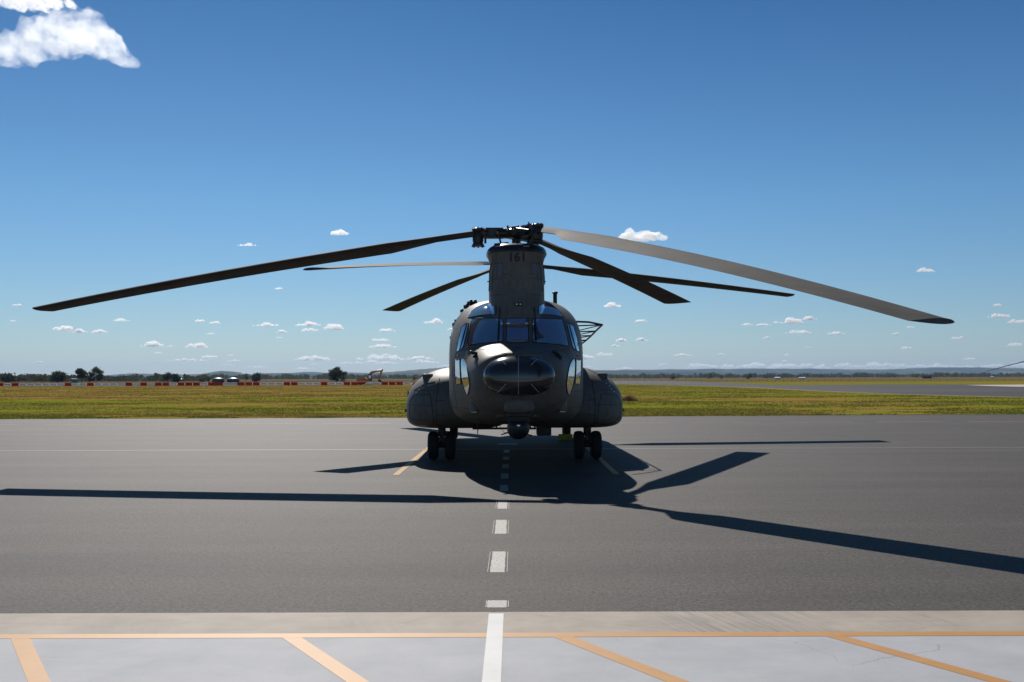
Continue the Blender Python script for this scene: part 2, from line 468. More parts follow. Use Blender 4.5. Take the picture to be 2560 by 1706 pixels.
# concrete edge beam, painted pad
sheet('concrete_edge', rect(-40, 6.42, 40, 7.055), 0.012, M['beige'], thick=0.12)
sheet('painted_concrete', rect(-40, -45, 40, 6.416), 0.012, M['blue'], thick=0.12)
M['joint'] = mat('joint_sealant', (0.012, 0.012, 0.012), 0.9)
sheet('joint_strip', wavy(-40, 40, 800, lambda x: 7.052 + 0.002 * noise.noise((x * 5, 1, 0))) + wavy(-40, 40, 800, lambda x: 7.082 + 0.012 * noise.noise((x * 3, 5, 0)), True), 0.005, M['joint'])
mark = lambda name, poly, m, z=0.004: sheet(name, poly, z, m)
o = mark('yellow_edge_line', rect(-40, 6.366, 40, 6.474), M['yellow_line'], 0.0135)
for i in range(-4, 6):
    xt = 0.336 + 1.825 * i
    L = (6.366 + 2.0) / 0.9
    k = 0.575 * 7 / 0.9
    mark('yellow_hatch_bar', [(xt - 0.066, 6.364), (xt + 0.066, 6.364), (xt + 0.066 + k, 6.364 - 7), (xt - 0.066 + k, 6.364 - 7)], M['yellow_line'], 0.0135)
mark('white_guide_line', rect(-0.185, -5, -0.075, 7.0), M['white_line'], 0.0150)
def worn(name, x0, x1, y0, y1, m, z=0.0015):
    n = 10; a = []; j = lambda: random.uniform(-0.004, 0.004)
    a += [(x0 + (x1 - x0) * i / n, y0 + j()) for i in range(n + 1)]
    a += [(x1 + j(), y0 + (y1 - y0) * i / n) for i in range(1, n)]
    a += [(x0 + (x1 - x0) * i / n, y1 + j()) for i in range(n, -1, -1)]
    a += [(x0 + j(), y0 + (y1 - y0) * i / n) for i in range(n - 1, 0, -1)]
    return sheet(name, a, z, m)
worn('white_dash', -0.205, -0.055, 7.24, 7.47, M['white_asphalt'])
for x in (-0.217, -0.046): sheet('thin_paint_line', rect(x, 7.24, x + 0.007, 7.45), 0.004, M['white_asphalt'])
ys = [(8.55, 1.02), (10.66, 1.04), (12.70, .88), (14.66, .85), (16.5, .92), (18.4, .85), (20.3, .75), (22.2, .8)]
for k, (y, yl) in enumerate(ys):
    x = -0.148 - 0.002 * k
    worn('white_dash', x - 0.066, x + 0.066, y, y + yl, M['white_asphalt'])
    for s in (-1, 1):
        if k < 3: sheet('thin_paint_line', rect(x + s * 0.088 - 0.003, y, x + s * 0.088 + 0.003, y + 1.0), 0.004, M['white_asphalt'])
mark('white_cross_bar', rect(-0.42, 24.9, 0.1, 25.25), M['white_asphalt'])
mark('yellow_wheel_line', rect(-2.19, 17.15, -2.075, 25), M['yellow_asphalt'])
mark('yellow_wheel_line', rect(1.81, 17.15, 1.925, 25), M['yellow_asphalt'])
M['faded'] = paint_material('faded_white_paint', (0.30, 0.28, 0.25), 0.8, cov=0.5)
mark('pale_cross_line', [(-60, 23.0), (60, 23.5), (60, 23.6), (-60, 23.1)], M['faded'])
for i in range(-12, 13):
    x = -18.1 + 3.58 * (i + 6)
    if -60 < x < 60:
        y = 36.6 + 0.006 * x
        mark('yellow_taxi_dash', [(x, y), (x + 2.6, y + 0.015), (x + 2.6, y + 0.2), (x, y + 0.185)], M['yellow_asphalt'])

# ------------------------------------------------------------------ helicopter
HX, HY, HYAW = 0.068, 18.2, R(1.0)
heli = empty('helicopter', (HX, HY, 0), HYAW)
tag(heli, 'large olive grey twin-rotor helicopter facing the camera on the asphalt, number 161', 'helicopter')
Hm = Matrix.Translation((HX, HY, 0)) @ Matrix.Rotation(HYAW, 4, 'Z')
Hi = Hm.inverted()
def horz(u): return 945 - 0.003 * (u - 1280)
def P(u, v, l):
    """front-elevation drawing point on the cross plane l metres aft of the forward rotor mast"""
    Y = HY + l
    return Hi @ Vector(((u - 1283) / FOC * Y, Y, EYE + (horz(u) - v) / FOC * Y))
EYEL = Hi @ Vector((0, 0, EYE))

ST = [  # l, a, zt, zb, zm, nt, nb
    (-1.95, .63, 2.15, 1.44, 1.79, 2.2, 2.2), (-1.88, .71, 2.20, 1.33, 1.79, 2.3, 2.3), (-1.72, .80, 2.25, 1.20, 1.78, 2.4, 2.4),
    (-1.5, .875, 2.31, 1.09, 1.77, 2.5, 2.5), (-1.3, .93, 2.36, 1.02, 1.76, 2.6, 2.7), (-1.12, .98, 2.42, .97, 1.75, 2.7, 2.8),
    (-0.98, 1.02, 2.58, .945, 1.75, 2.75, 2.9), (-0.75, 1.09, 2.82, .92, 1.76, 2.8, 3.2), (-0.5, 1.16, 3.02, .89, 1.78, 2.9, 3.6),
    (-0.2, 1.23, 3.17, .87, 1.8, 3.0, 4.3), (0.2, 1.29, 3.27, .855, 1.9, 3.1, 4.9), (0.7, 1.33, 3.32, .85, 2.0, 3.2, 5.4),
    (1.5, 1.335, 3.33, .85, 2.0, 3.3, 5.6), (5, 1.335, 3.33, .85, 2.0, 3.3, 5.6), (8.6, 1.33, 3.30, .86, 2.0, 3.3, 4.5),
    (10.2, 1.28, 3.32, 1.35, 2.2, 3.2, 4.0), (12.0, 1.15, 3.35, 2.05, 2.6, 3.0, 3.4), (13.4, .8, 3.3, 2.6, 2.9, 2.6, 2.8)]
def interp(l, tab):
    xs = [s[0] for s in tab]
    l = max(xs[0], min(xs[-1], l))
    i = max(j for j in range(len(xs)) if xs[j] <= l); i = min(i, len(xs) - 2)
    def slope(j, k):
        if j <= 0 or j >= len(xs) - 1: j2 = max(0, min(len(xs) - 2, j - (j > 0))); return (tab[j2 + 1][k] - tab[j2][k]) / (xs[j2 + 1] - xs[j2])
        a = (tab[j][k] - tab[j - 1][k]) / (xs[j] - xs[j - 1]); b = (tab[j + 1][k] - tab[j][k]) / (xs[j + 1] - xs[j])
        return 0 if a * b <= 0 else 2 * a * b / (a + b)
    h = xs[i + 1] - xs[i]; t = (l - xs[i]) / h
    out = []
    for k in range(1, len(tab[0])):
        p0, p1, m0, m1 = tab[i][k], tab[i + 1][k], slope(i, k) * h, slope(i + 1, k) * h
        out.append((2 * t**3 - 3 * t**2 + 1) * p0 + (t**3 - 2 * t**2 + t) * m0 + (-2 * t**3 + 3 * t**2) * p1 + (t**3 - t**2) * m1)
    return out
def sect(l, n=96):
    a, zt, zb, zm, et, eb = interp(l, ST)
    ring = []
    for k in range(n):
        th = 2 * math.pi * k / n
        c, s = math.cos(th), math.sin(th)
        e = et if s >= 0 else eb
        x = a * math.copysign(abs(c) ** (2 / e), c)
        z = zm + (zt - zm if s >= 0 else zm - zb) * math.copysign(abs(s) ** (2 / e), s)
        ring.append((x, l, z))
    return ring
ls = list(np.arange(-1.95, 1.5, 0.06)) + list(np.arange(1.5, 13.4, 0.5)) + [13.4]
mb = MB().rings([sect(l) for l in ls])
fus = mb.build('fuselage', M['skin'], heli, angle=60)
def bvh_of(mb_): return BVHTree.FromPolygons([Vector(v) for v in mb_.v], mb_.f)

# forward pylon: horizontal slices
def pyl_ring(z, hw, l0, l1, n=56, ef=2.6):
    r = []
    lc = l0 + hw * 1.15
    for k in range(n):
        th = 2 * math.pi * k / n
        c, s = math.cos(th), math.sin(th)
        x = hw * math.copysign(abs(c) ** (2 / ef), c)
        y = lc + (lc - l0) * math.copysign(abs(s) ** (2 / ef), s) if s < 0 else lc + (l1 - lc) * s ** 1.0
        if s >= 0: x = hw * math.copysign(abs(c) ** 0.75, c)
        r.append((x, y, z))
    return r
PY = [(2.72, .50, -.92, 2.0), (2.9, .525, -.84, 2.0), (3.1, .53, -.73, 2.0), (3.3, .53, -.66, 1.9), (3.5, .53, -.62, 1.8), (3.7, .525, -.60, 1.7), (3.82, .515, -.59, 1.6), (3.90, .505, -.59, 1.5),
      (3.97, .52, -.60, 1.5), (4.05, .545, -.62, 1.5), (4.10, .55, -.63, 1.5)]
pm = MB().rings([pyl_ring(*p) for p in PY])
pyl = pm.build('forward_pylon', M['skin'], heli, angle=50)
cm = MB().rings([pyl_ring(4.102, .578, -.67, 1.5), pyl_ring(4.12, .578, -.67, 1.5), pyl_ring(4.17, .565, -.655, 1.5), pyl_ring(4.22, .53, -.62, 1.45), pyl_ring(4.26, .46, -.55, 1.4), pyl_ring(4.275, .35, -.42, 1.2)])
cm.build('pylon_cap', M['cap'], heli, angle=50)
cm2 = MB().tube([(-.42, -.25, 4.25), (-.15, -.28, 4.275)], .05, 10).build('cap_fitting', M['cap'], heli)
BODY = bvh_of(MB().add(mb.v, mb.f).add(pm.v, pm.f))

def cast(u, v, eps):
    p = P(u, v, -3.2); d = (p - EYEL).normalized()
    hit, n, _, _ = BODY.ray_cast(p, d)
    if hit is None: return None
    if n.dot(d) > 0: n = -n
    return hit + n * eps, n
def densify(poly, step):
    out = []
    for i, a in enumerate(poly):
        b = poly[(i + 1) % len(poly)]
        d = math.dist(a, b); k = max(1, int(d / step))
        out += [(a[0] + (b[0] - a[0]) * j / k, a[1] + (b[1] - a[1]) * j / k) for j in range(k)]
    return out
def smooth_poly(poly, it=2):
    for _ in range(it):
        q = []
        for i, a in enumerate(poly):
            b = poly[(i + 1) % len(poly)]
            q += [(a[0] * .75 + b[0] * .25, a[1] * .75 + b[1] * .25), (a[0] * .25 + b[0] * .75, a[1] * .25 + b[1] * .75)]
        poly = q
    return poly
def patch(name, poly, m, eps=0.006, step=4, rounded=0, frame=None, fr=0.008, parent=None, flat=0.0):
    """a pane or plate lying on the skin, outline given on the front elevation"""
    if rounded: poly = smooth_poly(poly, rounded)
    b = densify(poly, step)
    pts = [Vector(p) for p in b]; nb_ = len(pts)
    us = [p[0] for p in b]; vs = [p[1] for p in b]
    def inside(x, y):
        c = False; j = nb_ - 1
        for i in range(nb_):
            if (vs[i] > y) != (vs[j] > y) and x < (us[j] - us[i]) * (y - vs[i]) / (vs[j] - vs[i]) + us[i]: c = not c
            j = i
        return c
    y = min(vs) + step / 2
    while y < max(vs):
        x = min(us) + step / 2
        while x < max(us):
            if inside(x, y) and min(math.dist((x, y), q) for q in b) > step * .45: pts.append(Vector((x, y)))
            x += step
        y += step
    r = delaunay_2d_cdt(pts, [(i, (i + 1) % nb_) for i in range(nb_)], [], 1, 1e-4)
    vv, ff = r[0], r[2]
    V3 = []; ok = []
    for p in vv:
        h = cast(p[0], p[1], eps)
        V3.append(h[0] if h else Vector((0, 0, 0))); ok.append(bool(h))
    g = MB().add(V3, [tuple(f) for f in ff if all(ok[i] for i in f)])
    o = g.build(name, m, parent or heli, angle=80)
    bm = bmesh.new(); bm.from_mesh(o.data)
    out = sum((f.normal.dot(f.calc_center_median() - EYEL) for f in bm.faces), 0)
    if out > 0: bmesh.ops.reverse_faces(bm, faces=bm.faces)
    for v_ in [v_ for v_ in bm.verts if not v_.link_faces]: bm.verts.remove(v_)
    bm.to_mesh(o.data); bm.free()
    if frame:
        ring = [cast(*p, eps) for p in b]
        ring = [q[0] for q in ring if q]
        MB().tube(ring + [ring[0], ring[1]], fr, 6, False).build('window_frame', frame, o if not parent else parent)
    return o
def line_on(name, pts, r, m, eps=0.004, parent=None, step=5):
    q = []
    for a, b in zip(pts, pts[1:]):
        k = max(1, int(math.dist(a, b) / step))
        q += [(a[0] + (b[0] - a[0]) * j / k, a[1] + (b[1] - a[1]) * j / k) for j in range(k)]
    q.append(pts[-1])
    h = [cast(*p, eps) for p in q]; h = [x[0] for x in h if x]
    if len(h) > 1: return MB().tube(h, r, 6).build(name, m, parent or heli)
A = lambda x, y: (1000 + x / 3.92, 720 + y / 3.92)       # survey crop scale
def mir(pl): return [(2590 - x, y) for x, y in pl]

# windscreens
fr = M['skin']
wl = [A(705, 305), A(985, 300), A(1010, 305), A(1010, 530), A(900, 537), A(760, 552), A(655, 568), A(675, 470)]
wc = [A(1045, 300), A(1258, 300), A(1262, 535), A(1043, 535)]
wr = [A(1298, 303), A(1400, 303), A(1590, 312), A(1625, 440), A(1650, 572), A(1500, 553), A(1298, 535)]
for pl in (wl, wc, wr): patch('windscreen', pl, M['glass'], 0.010, 4, 0, M['dark'], 0.007)
# eyebrow windows in the roof
patch('roof_window', [A(668, 288), A(700, 235), A(745, 200), A(800, 172), A(850, 156), A(890, 150), A(905, 175), A(945, 180), A(945, 262), A(800, 270), A(680, 292)], M['glass'], .008, 4, 0, M['dark'], .006)
patch('roof_window', [A(1358, 182), A(1395, 160), A(1432, 152), A(1500, 178), A(1545, 215), A(1580, 252), A(1605, 288), A(1480, 268), A(1358, 260)], M['glass'], .008, 4, 0, M['dark'], .006)
# cockpit door windows
for s in (0, 1):
    f = (lambda pl: mir(pl)) if s else (lambda pl: pl)
    patch('door_window', f([A(612, 380), A(658, 348), A(600, 560), A(583, 618), A(556, 625), A(578, 500)]), M['chin'], .008, 3, 0, M['dark'], .006)
    patch('door_window', f([A(662, 352), A(676, 350), A(655, 450), A(625, 570), A(607, 600), A(592, 612), A(630, 480)]), M['chin'], .008, 3, 0, M['dark'], .006)
    patch('chin_window', f([A(598, 695), A(625, 700), A(655, 760), A(672, 850), A(686, 930), A(684, 985), A(662, 1062), A(640, 1010), A(615, 930), A(602, 850)]), M['chin'], .010, 3, 1, M['dark'], .007)
    patch('chin_window', f([A(542, 700), A(565, 712), A(590, 695), A(592, 800), A(600, 940), A(552, 948), A(543, 840)]), M['chin'], .010, 3, 0, M['dark'], .007)
# radome
rd = []
for i in range(15):
    t = i / 14 * math.pi / 2
    k = math.cos(t) ** 0.80 if t < math.pi / 2 else 0.0
    ring = []
    for q in range(64):
        th = 2 * math.pi * q / 64
        c, s = math.cos(th), math.sin(th)
        ring.append((0.628 * max(k, .004) * math.copysign(abs(c) ** .88, c), -1.93 - 0.38 * math.sin(t), 1.79 - .05 * math.sin(t) + 0.352 * max(k, .004) * math.copysign(abs(s) ** .88, s)))
    rd.append(ring)
rmb = MB().rings(rd)
rad = rmb.build('radome', M['radome'], heli, angle=60)
RAD = bvh_of(rmb)
def castr(u, v, eps):
    p = P(u, v, -3.2); d = (p - EYEL).normalized()
    hit, n, _, _ = RAD.ray_cast(p, d)
    if hit is None: return None
    if n.dot(d) > 0: n = -n
    return hit + n * eps
def strip(a, b):
    pts = [(a[0] + (b[0] - a[0]) * j / 14, a[1] + (b[1] - a[1]) * j / 14) for j in range(15)]
    h = [castr(*p, .004) for p in pts]; h = [x for x in h if x]
    if len(h) > 1: MB().tube(h, .0045, 6).build('diverter_strip', M['white'], rad)
strip(A(1160, 672), A(1160, 1040))
strip(A(980, 700), A(1038, 755)); strip(A(1345, 700), A(1283, 757)); strip(A(1040, 942), A(955, 1025)); strip(A(1283, 942), A(1362, 1025))
rv = MB()
for k in range(60):
    th = 2 * math.pi * k / 60
    rv.ball((0.61 * math.cos(th), -1.985, 1.79 + 0.343 * math.sin(th)), .0055, 5)
o = rv.build('rivet', M['steel'], rad); o['kind'] = 'stuff'
# nose underside: sensor fairing and turret
def sbox(c, d, e=3.5, n=14, m=40):
    rs = []
    for i in range(n + 1):
        ph = -math.pi / 2 + math.pi * (i + .001) / (n + .002)
        cz, sz = abs(math.cos(ph)) ** (2 / e), math.copysign(abs(math.sin(ph)) ** (2 / e), math.sin(ph))
        rs.append([(c[0] + d[0] * cz * math.copysign(abs(math.cos(2 * math.pi * k / m)) ** (2 / e), math.cos(2 * math.pi * k / m)),
                    c[1] + d[1] * cz * math.copysign(abs(math.sin(2 * math.pi * k / m)) ** (2 / e), math.sin(2 * math.pi * k / m)), c[2] + d[2] * sz) for k in range(m)])
    return rs
MB().rings(sbox((0, -1.60, 1.29), (.285, .38, .165), 3.2)).build('sensor_fairing', M['skin'], heli)
tur = MB().lathe([(.19, 1.16), (.22, 1.13), (.22, 1.09), (.19, 1.06)], (-.01, -1.6, 0), 32).build('sensor_turret', M['dark'], heli)
MB().ball((-.01, -1.62, .875), .20, 24).build('turret_ball', M['dark'], tur)
for s in (-1, 1):
    MB().rings([[(s * (.19 if z > 1 else .12) + dx - .01, -1.62 + dy, z) for dx, dy in ((-.02, -.09), (.02, -.09), (.02, .09), (-.02, .09))] for z in (1.10, 1.02, .96)]).build('turret_yoke', M['dark'], tur)
MB().rings([[(-.01 + x * k, -1.83 + .03 * (1 - k), z) for x in (-.17, .17)] + [(-.01 + x * k, -1.72, z) for x in (.17, -.17)] for z, k in ((1.08, 1), (1.02, .92), (.99, .6))]).build('turret_visor', M['dark'], tur)
MB().box((-.01, -1.815, .93), (.05, .015, .025)).build('turret_lens', M['lens'], tur)
rv = MB()
for s in (-1, 1):
    for k in range(6): rv.ball((-.01 + s * .085, -1.60 - math.sqrt(max(0, .19**2 - .085**2 - (.98 - .035 * k - .875)**2)) - .018, .98 - .035 * k), .004, 4)
o = rv.build('rivet', M['steel'], tur); o['kind'] = 'stuff'
for a, b in ((A(1062, 1415), A(990, 1440)), (A(1240, 1435), A(1298, 1450))):
    MB().tube([P(*a, -1.2), P(*b, -1.2)], [.014, .01], 8).build('blade_antenna', M['dark'], heli)
# belly details
for s in (-1, 1):
    c = Vector((s * .78, -1.24, 1.15))
    MB().lathe([(.085, 0), (.09, .02), (.09, .2), (.05, .26)], c, 20).build('search_light', M['skin'], heli)
    lp = MB().lathe([(.078, -.006), (.078, .0)], c, 20).build('search_light_lens', M['lens'], heli)
    for k in range(3):
        p = P(*A((955 if s < 0 else 1293) + k * 28, 1254), -1.0)
        h = cast(*A((955 if s < 0 else 1293) + k * 28, 1254), .004)
        if h: MB().ball(h[0], .016, 8, (1.2, .6, .45)).build('formation_light', M['lens'], heli)
MB().tube([P(*A(760, 1325), 1.2), P(*A(760, 1436), 1.2)], [.016, .008], 8).build('whip_antenna', M['dark'], heli)
MB().box(P(*A(1407, 1388), 2.2) + Vector((0, 0, .03)), (.31, .4, .3)).build('belly_sensor_box', M['dark'], heli, bevel=.02)
hb = MB()
hb.box((P(*A(960, 1378), 5)), (1.25, .12, .045)); hb.box(P(*A(1295, 1378), 5), (.5, .12, .045))
for x in (895, 945, 1275, 1320): hb.tube([P(*A(x, 1378), 5), P(*A(x, 1330), 5)], .02, 6)
hb.tube([P(*A(975, 1332), 5), P(*A(985, 1372), 5), P(*A(1010, 1410), 5), P(*A(1040, 1425), 5)], .006, 5)
hb.build('cargo_beam', M['dark'], heli)
for x in (630, 720, 900, 1120, 1500, 1550):
    MB().box(P(*A(x, 1328), 1.5), (.12, .2, .03)).build('belly_step', M['dark'], heli)
# mirrors / probes on the nose shoulders
for s, (u, v) in ((-1, (745, 675)), (1, (1550, 672))):
    h = cast(*A(u, v), .0)
    p = h[0]
    g = MB().tube([p, p + Vector((0, -.06, .02))], .035, 8).tube([p + Vector((-s * .02, -.06, .05)), p + Vector((s * .07 * (1 if s < 0 else -1), -.1, .07))], .03, 8)
    g.ball(p + Vector((s * .085 * (1 if s < 0 else -1) * -1 * -1, -.09, .08)), .032, 8).box(p + Vector((.02, -.03, -.045)), (.07, .05, .09), .4)
    g.tube([p + Vector((.0, -.05, -.09)), p + Vector((.06, -.07, .01))], .016, 6).ball(p + Vector((-.03, -.07, .0)), .028, 8)
    g.build('nose_probe', M['hub'], heli)
# wipers
for a, b in ((A(985, 195), A(968, 520)), (A(1313, 195), A(1338, 520))):
    wp = line_on('wiper', [a, ((a[0] + b[0]) / 2, (a[1] + b[1]) / 2), b], .010, M['dark'], .028)
    line_on('wiper_blade', [(a[0] + (b[0] - a[0]) * .45 - 2, a[1] + (b[1] - a[1]) * .45), (b[0] - 2, b[1] + 2)], .009, M['dark'], .02)
# brow lamp, door line, nose seams
h = cast(1297, 762, .01)
lm = MB().box(h[0], (.14, .05, .06)).build('brow_lamp', M['dark'], heli, bevel=.01)
MB().ball(h[0] + Vector((-.035, -.035, 0)), .022, 8).build('lamp_lens', M['lens'], lm)
MB().ball(h[0] + Vector((.035, -.035, 0)), .022, 8).build('lamp_lens', M['lens'], lm)
line_on('skin_seam', [A(640, 600), A(690, 590), A(820, 605), A(1000, 640), A(1160, 650), A(1330, 642), A(1500, 618), A(1640, 600)], .004, M['dark'], .0)
line_on('skin_seam', [A(1000, 575), A(980, 640)], .004, M['dark'], 0)
patch('nose_panel', [A(1130, 582), A(1185, 582), A(1190, 590), A(1125, 590)], M['dark'], .003, 3)
for f in (lambda p: p, mir):
    line_on('skin_seam', f([A(690, 1070), A(760, 1130), A(850, 1180), A(960, 1210)]), .004, M['dark'], 0)
    line_on('skin_seam', f([A(520, 360), A(505, 600), A(520, 900), A(560, 1190)]), .004, M['dark'], 0)
    line_on('skin_seam', f([A(640, 345), A(560, 600), A(540, 690)]), .005, M['dark'], 0)
    line_on('door_handle', f([A(563, 668), A(580, 664)]), .012, M['orange'], .01)
# pylon ridges, sensor plates, number
B = lambda x, y: (1140 + x / 7.843, 540 + y / 7.843)
for pl in ([B(785, 735), B(788, 830), B(755, 940), B(725, 1080), B(715, 1280), B(703, 1480)], [B(720, 780), B(735, 850), B(700, 950), B(672, 1100), B(668, 1300), B(660, 1480)]):
    for f in (lambda p: p, lambda p: [(2586 - x, y) for x, y in p]):
        line_on('pylon_ridge', f(pl), .013, M['skin'], .006)
for x0, x1 in ((822, 928), (1482, 1588)):
    patch('pale_sensor_plate', [B(x0, 930), B(x1, 930), B(x1, 1180), B(x0, 1180)], M['paleplate'], .012, 3, 2)
for x in (950, 1440):
    h = cast(*B(x + 20, 1180), 0)
    MB().ball(h[0], .05, 12, (1.4, .5, .7)).build('pylon_blister', M['skin'], heli)
for x in (640, 1745):
    MB().tube([P(*B(x - (22 if x < 999 else 60), 1290), .2), P(*B(x + (60 if x < 999 else 22), 1290), .2)], .012, 6).build('static_probe', M['dark'], heli)
cu = bpy.data.curves.new('number', 'FONT'); cu.body = '161'; cu.size = 1.0; cu.resolution_u = 4; cu.offset = .028
to = bpy.data.objects.new('number', cu); C.objects.link(to)
dg = bpy.context.evaluated_depsgraph_get(); dg.update()
tm = bpy.data.meshes.new_from_object(to.evaluated_get(dg))
bpy.data.objects.remove(to)
bm = bmesh.new(); bm.from_mesh(tm)
bmesh.ops.triangulate(bm, faces=bm.faces)
bmesh.ops.subdivide_edges(bm, edges=bm.edges, cuts=2, use_grid_fill=True)
xs = [v.co.x for v in bm.verts]; zs = [v.co.y for v in bm.verts]
x0, x1, z0, z1 = min(xs), max(xs), min(zs), max(zs)
ua, va = B(1065, 715); ub, vb = B(1350, 897)
for v in bm.verts:
    h = cast(ua + (v.co.x - x0) / (x1 - x0) * (ub - ua), vb + (v.co.y - z0) / (z1 - z0) * (va - vb), .004)
    v.co = h[0]
bm.to_mesh(tm); bm.free(); tm.materials.append(M['blacknum'])
no = bpy.data.objects.new('painted_number', tm); C.objects.link(no); no.parent = heli
# stenciled words on the cap: small pale dashes of lettering
for (x0, x1, y) in ((785, 880, 597), (1330, 1440, 594)):
    g = MB()
    k = 0; x = x0
    while x < x1:
        ww = random.uniform(9, 16)
        a = P(*B(x, y - 8), -.68); b2 = P(*B(x + ww, y + 8), -.68)
        g.box((a + b2) / 2 + Vector((0, .0, 0)), (abs(b2.x - a.x) * .8, .006, abs(b2.z - a.z)))
        x += ww + 4
    g.build('stencil_lettering', M['white'], heli)

# left shoulder equipment, right mast
def bits(pts, l, size):
    for (x, y) in pts:
        p = P(*A(x + 8, y + 13), l)
        g = MB().box(p, (size * 1.3, size, size), random.uniform(-.6, .6)).ball(p + Vector((size * .3, 0, size * .6)), size * .45, 8)
        g.tube([p, p + Vector((size * .5, 0, -size * .8))], size * .35, 8)
        g.build('equipment_bracket', M['hub'], heli)
bits([(680, 140), (645, 175), (722, 140)], .9, .075)
bits([(600, 215), (602, 245)], 1.0, .05)
bits([(553, 315), (528, 350), (545, 345)], 1.1, .07)
bits([(514, 445), (498, 475)], 1.3, .05)
for a, b in (((520, 395), (590, 365)), ((590, 370), (565, 450)), ((525, 410), (560, 425))):
    MB().tube([P(*A(*a), .9), P(*A(*b), .5)], .016, 6).build('handrail', M['dark'], heli)
p = P(*A(1522, 130), 1.6)
MB().lathe([(.042, -.12), (.042, .15), (.06, .16), (.062, .185), (.05, .195)], p, 16).build('vent_mast', M['dark'], heli)
# HF rail antenna along the port side
rail = [(1.3, 2.0, 2.95), (1.62, 2.35, 2.96), (1.95, 2.7, 2.92), (1.95, 4.1, 2.85), (1.95, 5.1, 2.79), (1.95, 6.4, 2.73), (1.95, 7.9, 2.68), (1.3, 8.3, 2.64)]
ra = MB().tube(rail, .022, 8).build('rail_antenna', M['dark'], heli)
g = MB()
for i in range(2, 7):
    x, y, z = rail[i]
    g.tube([(x, y, z), (1.28, y + .1, z - .02)], .016, 6)
    if i < 6: g.tube([(x, y, z), (1.28, rail[i + 1][1], rail[i + 1][2] - .05)], .012, 6)
g.build('antenna_strut', M['dark'], ra)

# side sponsons
def pod_ring(l, s, n=56):
    t = min(1, max(0, (l - .95) / 1.35)); k = (1 - (1 - t) ** 2.4) ** (1 / 2.1) if t > 0 else 0
    k = max(k, .05)
    e = min(1, max(0, (10.6 - l) / 1.6)); k *= max(.05, (1 - (1 - e) ** 2) ** .5)
    r = []
    for q in range(n):
        th = 2 * math.pi * q / n
        c, s_ = math.cos(th), math.sin(th)
        eu = 2.15 if s_ > 0 else 5.0
        x = 1.15 + (1.17 if c > 0 else 1.0) * k * math.copysign(abs(c) ** (2 / eu), c)
        z = 1.17 + (.83 if s_ > 0 else .49) * (k ** .8) * math.copysign(abs(s_) ** (2 / eu), s_)
        r.append((s * x, l, z))
    return r
pls = [.95, .97, 1.0, 1.05, 1.12, 1.2, 1.3, 1.42, 1.55, 1.7, 1.9, 2.1, 2.3, 3, 4, 5, 6, 7, 8, 9, 9.4, 9.8, 10.1, 10.35, 10.5, 10.58]
